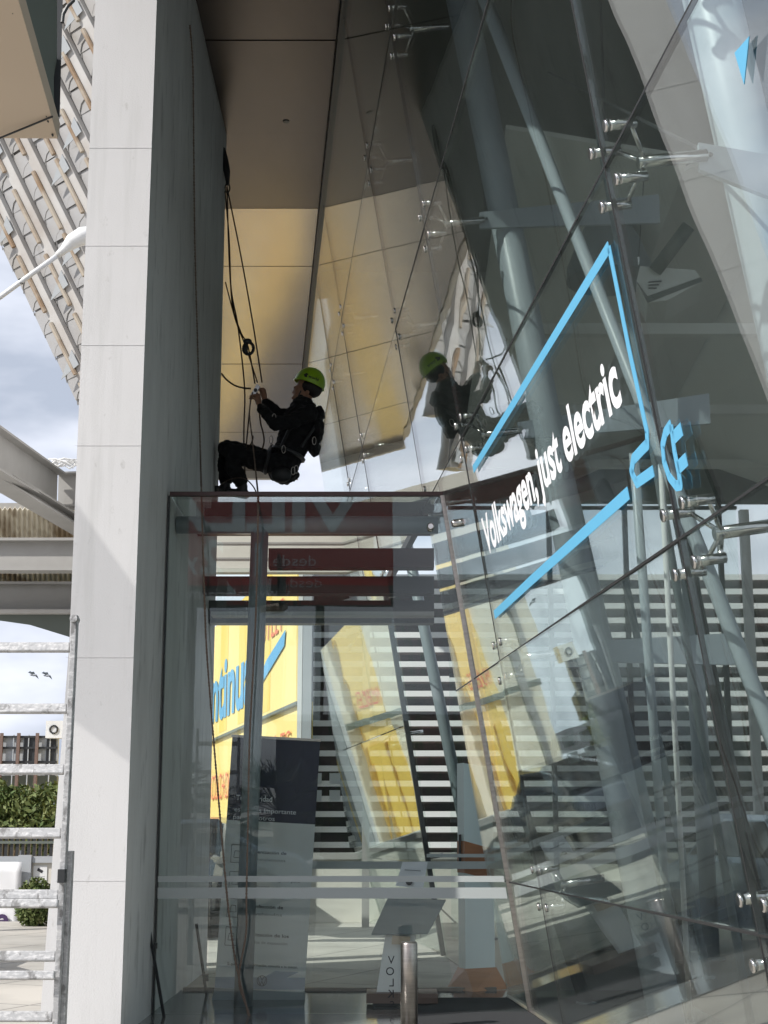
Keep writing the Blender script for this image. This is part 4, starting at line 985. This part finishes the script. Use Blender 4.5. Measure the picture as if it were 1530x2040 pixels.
# cars parked on the left, mirrored in both panes
def car(loc, rz, body_m, label):
    g = thing('parked_car', loc, label, 'car', 'cars parked outside'); g.rotation_euler = (0, 0, rz)
    def P(o): o.parent = g; o.matrix_parent_inverse = Matrix(); return o
    prof = [(-2.1, .35), (-2.15, .75), (-1.9, .95), (-1.45, 1.0), (-.75, 1.42), (.55, 1.45), (1.25, 1.02), (1.95, .88), (2.15, .65), (2.1, .35)]
    m = MB(); nx = [(-.82, 1), (-.88, .98), (.88, .98), (.82, 1)]
    for (yy_, sc_) in ((-.86, .0), (.86, .0)):
        pass
    secs = [(-.86, .90), (-.80, 1.0), (.80, 1.0), (.86, .90)]
    for y_, s_ in secs:
        for (x, z_) in prof: m.v.append(Vector((x * (.985 if abs(y_) > .83 else 1), y_ * (1 - .22 * max(0, z_ - .95)), .35 + (z_ - .35) * s_ if z_ < 1 else z_ - (0 if s_ == 1 else .05))))
    np_ = len(prof)
    for a in range(3):
        for i in range(np_ - 1): m.f.append([a * np_ + i, a * np_ + i + 1, (a + 1) * np_ + i + 1, (a + 1) * np_ + i]); m.m.append(0)
    m.f.append(list(range(np_))); m.m.append(0); m.f.append([3 * np_ + i for i in range(np_)][::-1]); m.m.append(0)
    m.f.append([0, np_ - 1, 4 * np_ - 1, 3 * np_]); m.m.append(0)
    P(m.build('body', body_m, smooth=False))
    for sy in (-1, 1):
        P(MB().slab([(-1.3, .83 * sy, 1.02), (1.1, .83 * sy, 1.02), (.5, .77 * sy, 1.37), (-.7, .77 * sy, 1.36)], (0, .012 * sy, 0)).build('side_window', M['carglass']))
        for x in (-1.35, 1.35):
            w = P(MB().tube([(x, .70 * sy, .33), (x, .89 * sy, .33)], .33, 22).build('wheel', M['tyre']))
            rmm = MB().tube([(x, .885 * sy, .33), (x, .90 * sy, .33)], .2, 16).build('rim', M['steel']); rmm.parent = w
        P(MB().ell((2.08, .62 * sy, .72), (.08, .16, .07)).build('headlight', M['white_film']))
    P(MB().slab([(1.27, -.66, 1.035), (1.27, .66, 1.035), (.6, .6, 1.42), (.6, -.6, 1.42)], (.012, 0, .012)).build('windscreen', M['carglass']))
    P(MB().slab([(-1.47, -.66, 1.03), (-1.47, .66, 1.03), (-.8, .6, 1.40), (-.8, -.6, 1.40)], (-.012, 0, .012)).build('rear_window', M['carglass']))
    P(MB().box((2.12, -.3, .42), (2.16, .3, .54)).build('number_plate', M['white_film']))
    return g
car((-3.3, -3.0, 0), R(0), M['carblue'], 'silver-blue car behind the viewer, mirrored low in the vestibule glass')
car((4.3, 15.4, .003), R(100), M['carblue'], 'silver-blue car standing inside the showroom, lower right')
car((-2.82, 20.2, 0), R(88), M['carnavy'], 'dark navy car parked behind the pillar, mirrored low in the facade')
car((-5.6, 13.2, 0), R(80), M['carwhite'], 'white parked car beyond the pillar on the left, out of direct view')

# ============================================================ ROPE ACCESS WORKER
YP_ = 14.05
def pj(x, y, dy=0): return aY(x, y, YP_ + dy)
def remesh(parts, vox, name, mt_, parent=None, smooth=3, wr=0):
    m = MB()
    for k in parts:
        if k[0] == 'l':   # limb through points with radii, densified with end spheres
            pts, rs = k[1], k[2]
            m.tube(pts, rs, 14)
            for p, r_ in zip(pts, rs): m.ell(p, (r_, r_, r_), None, 14, 8)
        elif k[0] == 'e': m.ell(k[1], k[2], k[3] if len(k) > 3 else None, 18, 12)
    me = bpy.data.meshes.new(name); me.from_pydata([tuple(v) for v in m.v], [], m.f)
    o = bpy.data.objects.new(name, me); COL.objects.link(o)
    md = o.modifiers.new('r', 'REMESH'); md.mode = 'VOXEL'; md.voxel_size = vox; md.use_smooth_shade = True
    s_ = o.modifiers.new('s', 'SMOOTH'); s_.iterations = smooth; s_.factor = .5
    bpy.context.view_layer.update()
    me2 = bpy.data.meshes.new_from_object(o.evaluated_get(bpy.context.evaluated_depsgraph_get())); me2.materials.clear(); me2.materials.append(mt_)
    bpy.data.objects.remove(o)
    if wr:
        from mathutils import noise as _n
        nv = [v.normal.copy() for v in me2.vertices]
        for v in me2.vertices:
            c = v.co.copy(); d = _n.fractal(Vector((c.x * 9, c.y * 9, c.z * 13)), .8, 2.1, 3); e = abs(_n.noise(Vector((c.x * 16, c.y * 10, c.z * 26))))
            v.co = c + nv[v.index] * (d * .016 - e * .014)
    for p in me2.polygons: p.use_smooth = True
    o = bpy.data.objects.new(name, me2); COL.objects.link(o)
    if parent is not None: o.parent = parent
    return o
HC = pj(612, 772)           # head centre
neck = pj(612, 806); chest = pj(598, 842); waist = pj(578, 895); hip = pj(566, 925)
shN, shF = pj(616, 823, -.19), pj(612, 823, .19)
elN, elF = pj(548, 846, -.24), pj(553, 826, .20)
wrN, wrF = pj(516, 806, -.07), pj(527, 795, .06)
hpN, hpF = pj(563, 928, -.10), pj(566, 928, .10)
knN, knF = pj(460, 900, -.11), pj(452, 893, .10)
anN, anF = pj(483, 968, -.09), pj(449, 962, .12)
rh = Matrix.Rotation(R(-22), 3, 'Y')
def hand(w, dirv, sgn, curl):
    """palm, four curled fingers of unequal length, thumb"""
    d = dirv.normalized(); side = Vector((0, 1, 0)); up = d.cross(side).normalized()
    if up.x > 0: up = -up
    parts = [('l', [w, w + d * .045, w + d * .085], [.026, .034, .034]), ('l', [w + d * .06 + side * .022, w + d * .06 - side * .022], [.026, .026])]
    for i, L_ in enumerate((.068, .078, .074, .058)):
        o_ = side * (.027 - i * .018) * sgn; k = w + d * .088 + o_
        parts.append(('l', [k, k + (d * .6 + up * .5) * L_ * .45, k + (d * .35 + up * 1.1) * L_ * .75, k + (d * -.15 + up * 1.25) * L_ * .8], [.0105, .010, .009, .008]))
    k = w + d * .03 + side * .03 * sgn
    parts.append(('l', [k, k + (d * .5 + up * .6 + side * sgn * .4) * .04, k + (d * .9 + up * 1.0 + side * sgn * .2) * .05], [.013, .011, .009]))
    return parts
dN, dF = (pj(510, 780, -.05) - wrN), (pj(522, 772, .04) - wrF)
body = [('e', HC, (.10, .080, .115), rh), ('e', pj(597, 783), (.062, .064, .085), rh), ('l', [pj(608, 792), neck, pj(610, 818)], [.062, .060, .07]),
        ('e', pj(592, 792), (.05, .055, .045), rh), ('l', [pj(588, 777), pj(583.5, 782)], [.014, .013]), ('e', pj(583.5, 793), (.018, .026, .010)), ('e', pj(588, 773), (.02, .045, .014)),
        ('e', pj(613, 781, -.078), (.02, .012, .03)), ('e', pj(613, 781, .078), (.02, .012, .03)),
        ('l', [pj(606, 822), chest, waist, hip], [.12, .145, .125, .13]), ('l', [shN, chest, shF], [.06, .10, .06]),
        ('l', [shN, elN, wrN], [.055, .042, .026]), ('l', [shF, elF, wrF], [.055, .042, .026]),
        ('l', [hpN, knN, anN], [.09, .062, .042]), ('l', [hpF, knF, anF], [.09, .062, .042])] + hand(wrN, dN, -1, 1) + hand(wrF, dF, 1, 1)
person = remesh(body, .008, 'person', M['skin'])
tag(person, 'rope access worker in black workwear and lime helmet hanging beside the pillar', 'person')
fold = []
rr = random.Random(11)
jk = [('l', [pj(604, 815), pj(600, 840), pj(588, 872), pj(575, 905)], [.135, .185, .17, .15]), ('l', [shN, pj(600, 835), shF], [.085, .13, .085]),
      ('l', [shN, pj(582, 838, -.22), elN], [.09, .078, .066]), ('l', [elN, pj(530, 824, -.16), pj(519, 811, -.09)], [.066, .056, .045]),
      ('l', [shF, pj(582, 828, .2), elF], [.09, .078, .064]), ('l', [elF, pj(540, 810, .13), pj(531, 800, .08)], [.064, .054, .045]),
      ('l', [pj(604, 801), pj(606, 812)], [.082, .10]), ('e', pj(636, 825), (.06, .14, .07)), ('e', pj(633, 855), (.07, .15, .14)), ('e', pj(626, 890), (.06, .12, .1))]
for _ in range(16): a_ = pj(rr.uniform(572, 622), rr.uniform(825, 900), rr.uniform(-.14, -.08)); jk.append(('l', [a_, a_ + Vector((rr.uniform(-.08, .08), 0, rr.uniform(-.06, .06)))], [.035, .03]))
remesh(jk, .009, 'jacket', M['fabric_black'], person, 2, 1)
tr_ = [('l', [pj(575, 905), hip, pj(560, 938)], [.145, .155, .13]), ('l', [hpN, pj(512, 917, -.11), knN], [.115, .10, .085]), ('l', [hpF, pj(510, 908, .11), knF], [.115, .10, .085]),
       ('l', [knN, pj(466, 935, -.1), pj(479, 960, -.09)], [.088, .082, .07]), ('l', [knF, pj(450, 930, .11), pj(450, 955, .12)], [.088, .08, .07]), ('e', pj(452, 893, -.1), (.075, .08, .085)), ('e', pj(568, 945), (.14, .16, .09))]
remesh(tr_, .009, 'trousers', M['fabric_black'], person, 2, 1)
for (A_, dx, dy_) in ((anN, 6, -.0), (anF, -10, 0)):
    q0 = A_; m_ = [('l', [q0, q0 + Vector((0, 0, -.07))], [.05, .052]), ('l', [q0 + Vector((.03, 0, -.085)), q0 + Vector((-.14, 0, -.06))], [.045, .04])]
    remesh(m_, .01, 'boot', M['harness'], person, 1)
# helmet
Hc = pj(617, 763)
rm = Matrix.Rotation(R(20), 3, 'Y')
m = MB(); m.ell(Hc, (.155, .125, .16), rm, 28, 10, -.12, math.pi / 2)
m.ell(Hc, (.146, .117, .15), rm, 28, 10, -.12, math.pi / 2)
o = m.build('helmet', M['helmet'], person, smooth=True); o.matrix_parent_inverse = Matrix()
m = MB(); b0 = Hc + rm @ Vector((0, 0, -.02))
m.tube([b0 + rm @ Vector((math.cos(i * math.pi / 14) * .157, math.sin(i * math.pi / 14) * .128, -.0 - .03 * abs(math.cos(i * math.pi / 28)) * 0)) for i in range(28)] + [b0 + rm @ Vector((.157, 0, 0))], .006, 6)
br = m.build('rim', M['helmet'], o, smooth=True); br.matrix_parent_inverse = Matrix()
m = MB(); m.ell(Hc + rm @ Vector((.03, 0, -.05)), (.115, .105, .09), rm, 18, 10)
hr = m.build('hair', M['hair'], person, smooth=True); hr.matrix_parent_inverse = Matrix()
# helmet badge and lettering wrapped just outside the shell
def onhelm(u, v):
    th = R(-90) + u / .14; q_ = Vector((.159 * math.cos(v / .15) * math.cos(th), .129 * math.cos(v / .15) * math.sin(th), .164 * math.sin(v / .15))); return Hc + rm @ q_
def wrap(me):
    for v in me.vertices: v.co = onhelm(v.co.x, v.co.y)
tx = text('world', Vector((-.015, .015, 0)), Vector((1, 0, 0)), Vector((0, 1, 0)), .028, M['black_txt'], 'helmet_print', None, bold=.02, width=.10, depth=0); wrap(tx.data); tx.parent = o; tx.matrix_parent_inverse = Matrix()
m = MB(); m.add([onhelm(*p) for p in ((-.065, .03), (-.045, .052), (-.022, .045), (-.028, .028), (-.022, .01), (-.045, .008))], [(0, 1, 2, 3, 4, 5)]); bd = m.build('helmet_print', M['black_txt'], o); bd.matrix_parent_inverse = Matrix()
m = MB(); m.tube([pj(600, 778, -.085), pj(592, 794, -.06), pj(588, 797), pj(592, 794, .06), pj(600, 778, .085)], .006, 6); cs = m.build('chin_strap', M['harness'], person); cs.matrix_parent_inverse = Matrix()
# harness
m = MB()
def loop(c, ax, r1, r2, th, n_=20, tilt=None):
    ax = ax.normalized(); a_ = ax.cross(Vector((0, 1, 0))); 
    if a_.length < .1: a_ = ax.cross(Vector((1, 0, 0)))
    a_.normalize(); b_ = ax.cross(a_)
    pts = [c + a_ * math.cos(i * 2 * math.pi / n_) * r1 + b_ * math.sin(i * 2 * math.pi / n_) * r2 for i in range(n_ + 1)]; m.tube(pts, th, 6)
loop(pj(574, 905), waist - hip, .16, .17, .022); loop(pj(535, 918, -.11), knN - hpN, .125, .12, .018); loop(pj(535, 912, .11), knF - hpF, .125, .12, .018)
m.tube([pj(556, 900, -.1), pj(575, 858, -.2), pj(614, 816, -.15), pj(634, 840, -.1), pj(600, 890, -.17)], .018, 6)
ha = m.build('harness', M['harness'], person); ha.matrix_parent_inverse = Matrix()
for (x, y, dy) in ((546, 832, -.27), (540, 876, -.17), (626, 878, -.17), (584, 938, -.2), (590, 935, -.2), (565, 895, -.19)):
    m = MB(); c = pj(x, y, dy); m.tube([c + Vector((math.cos(i * .5236) * .018, 0, math.sin(i * .5236) * .04)) for i in range(13)], .004, 6)
    k = m.build('carabiner', M['brushed'], ha, smooth=True); k.matrix_parent_inverse = Matrix()
# gear pouch behind hip
m = MB(); m.ell(pj(560, 946, -.19), (.10, .05, .08), None, 16, 10); k = m.build('tool_pouch', M['harness'], person, smooth=True); k.matrix_parent_inverse = Matrix()

# ---------------------------------------------------------- ropes
def twist(pts, r, twistlen=.05):
    """resample a polyline smoothly"""
    P3 = []
    n_ = len(pts)
    for i in range(n_ - 1):
        p0, p1, p2, p3 = pts[max(i - 1, 0)], pts[i], pts[i + 1], pts[min(i + 2, n_ - 1)]
        k = max(2, int((p2 - p1).length / .02))
        for j in range(k):
            t = j / k; P3.append(.5 * ((2 * p1) + (p2 - p0) * t + (2 * p0 - 5 * p1 + 4 * p2 - p3) * t * t + (3 * p1 - p0 - 3 * p2 + p3) * t ** 3))
    P3.append(pts[-1]); return P3
def rope(name, pts, r, mt_, label, strands=0, cat='rope'):
    P3 = twist([Vector(p) for p in pts], r); m = MB()
    if strands:
        L_ = 0
        for s_ in range(strands):
            q_ = []; L_ = 0
            for i, p in enumerate(P3):
                if i: L_ += (p - P3[i - 1]).length
                a_ = L_ / .055 * 2 * math.pi / 1.0 + s_ * 2 * math.pi / strands; q_.append(p + Vector((math.cos(a_), math.sin(a_), 0)) * r * .5)
            m.tube(q_, r * .62, 6)
    else: m.tube(P3, r, 7)
    o = m.build(name, mt_, None, smooth=True); return tag(o, label, cat)
yr = VY0 - .12
rope('work_rope', [aX(378, 50, WX + .03), aX(384, 130, WX + .03), aX(386, 300, WX + .025), aX(388, 480, WX + .025), aX(394, 700, WX + .025), aX(399, 900, WX + .025), aY(401, 970, 11.6), aY(403, 1050, yr), aY(407, 1180, yr), aY(412, 1300, yr), aY(426, 1480, yr), aY(443, 1680, yr), aY(455, 1810, yr), aY(470, 1920, yr), aY(490, 2000, yr), aY(510, 2060, yr)], .0085, M['rope'], 'brown rope hanging down the shaded side of the pillar and over the vestibule glass', 2)
rope('work_rope', [pj(503, 782, -.06), pj(497, 820, -.12), pj(502, 870, -.2), pj(508, 925, -.3), pj(511, 955, -.5), aY(514, 985, 12.5), aY(514, 1010, yr), aY(513, 1100, yr), aY(509, 1240, yr), aY(504, 1340, yr), aY(497, 1480, yr), aY(494, 1640, yr), aY(491, 1780, yr), aY(490, 1860, yr), aY(476, 1950, yr), aY(492, 2010, yr), aY(500, 2060, yr)], .0085, M['rope'], 'twisted rope falling from the worker in front of the round pipe post', 2)
YA = 14.2
anc = aY(452, 372, YA)
sl = thing('anchor_sling', aY(448, 330, YA), 'black webbing sling and shackle anchored at the top of the pillar', 'sling')
m = MB(); m.tube([aY(443, 296, YA), aY(447, 318, YA), aY(452, 342, YA), aY(454, 370, YA)], [.03, .04, .035, .015], 8); m.build('webbing', M['harness'], sl)
m = MB(); m.tube([aY(453, 375, YA) + Vector((math.cos(i * .5236) * .025, 0, math.sin(i * .5236) * .05)) for i in range(13)], .008, 6); m.build('shackle', M['dark'], sl)
rope('work_rope', [anc, aY(459, 560, YA), pj(474, 650), pj(487, 770), pj(486, 850), pj(486, 900), pj(489, 960), pj(490, 984)], .0075, M['rope_dark'], 'taut dark rope from the sling running left of the hands to the feet')
rope('work_rope', [anc, aY(478, 500, YA), pj(503, 640), pj(522, 762)], .0075, M['rope_dark'], 'taut dark rope from the sling to the far hand, rightmost of the bundle')
rope('work_rope', [anc + Vector((-.02, 0, -.05)), aY(456, 470, YA), aY(462, 600, YA), pj(479, 660), pj(494, 690), pj(508, 764)], .0075, M['rope_dark'], 'dark rope passing through the ring above the hands')
rope('work_rope', [aY(449, 562, YA), aY(470, 640, YA - .1), pj(490, 692), pj(513, 762)], .0065, M['rope_dark'], 'thin dark rope from the pillar edge to the ring')
rope('work_rope', [aY(441, 744, YA), aY(452, 757, YA - .05), pj(468, 768), pj(486, 773), pj(500, 774)], .009, M['rope_dark'], 'short curved rope between the pillar edge and the hands')
rope('work_rope', [pj(500, 790, -.05), pj(494, 850, -.1), pj(491, 895, -.15), pj(502, 880, -.2), pj(504, 868, -.2)], .007, M['rope_dark'], 'slack dark rope hanging below the hands')
rope('work_rope', [pj(516, 812, -.1), pj(519, 842, -.1), pj(524, 862, -.1), pj(526, 880, -.1), pj(520, 902, -.1)], .008, M['rope_dark'], 'short curved lanyard between forearm and hip')
rope('work_rope', [aY(430, 988, 13.2), aY(440, 966, 13.4), pj(465, 953, -.35), pj(488, 954, -.35), aY(505, 970, 13), aY(514, 992, 12.2)], .006, M['rope_dark'], 'thin loose loop of rope beneath the boots')
pu = thing('pulley', pj(495, 692), 'round black pulley ring on the ropes above the hands', 'pulley')
m = MB(); c = pj(495, 694); m.tube([c + Vector((math.cos(i * .3927) * .05, 0, math.sin(i * .3927) * .062)) for i in range(17)], .016, 8); m.build('ring', M['harness'], pu, smooth=True)
m = MB(); m.ell(pj(493, 680), (.045, .03, .03)); m.ell(pj(489, 695), (.025, .03, .05)); m.build('cheek', M['dark'], pu, smooth=True)
ds = thing('descender', pj(508, 772), 'small metal rope descender gripped in both hands', 'descender')
m = MB(); m.slab([pj(500, 785, -.02), pj(506, 790, -.02), pj(518, 770, -.02), pj(512, 764, -.02)], (0, .03, 0)); m.build('side_plate', M['steel'], ds)
m = MB(); m.tube([pj(509, 777, -.03), pj(509, 777, .03)], .018, 12); m.build('bobbin', M['dark'], ds)
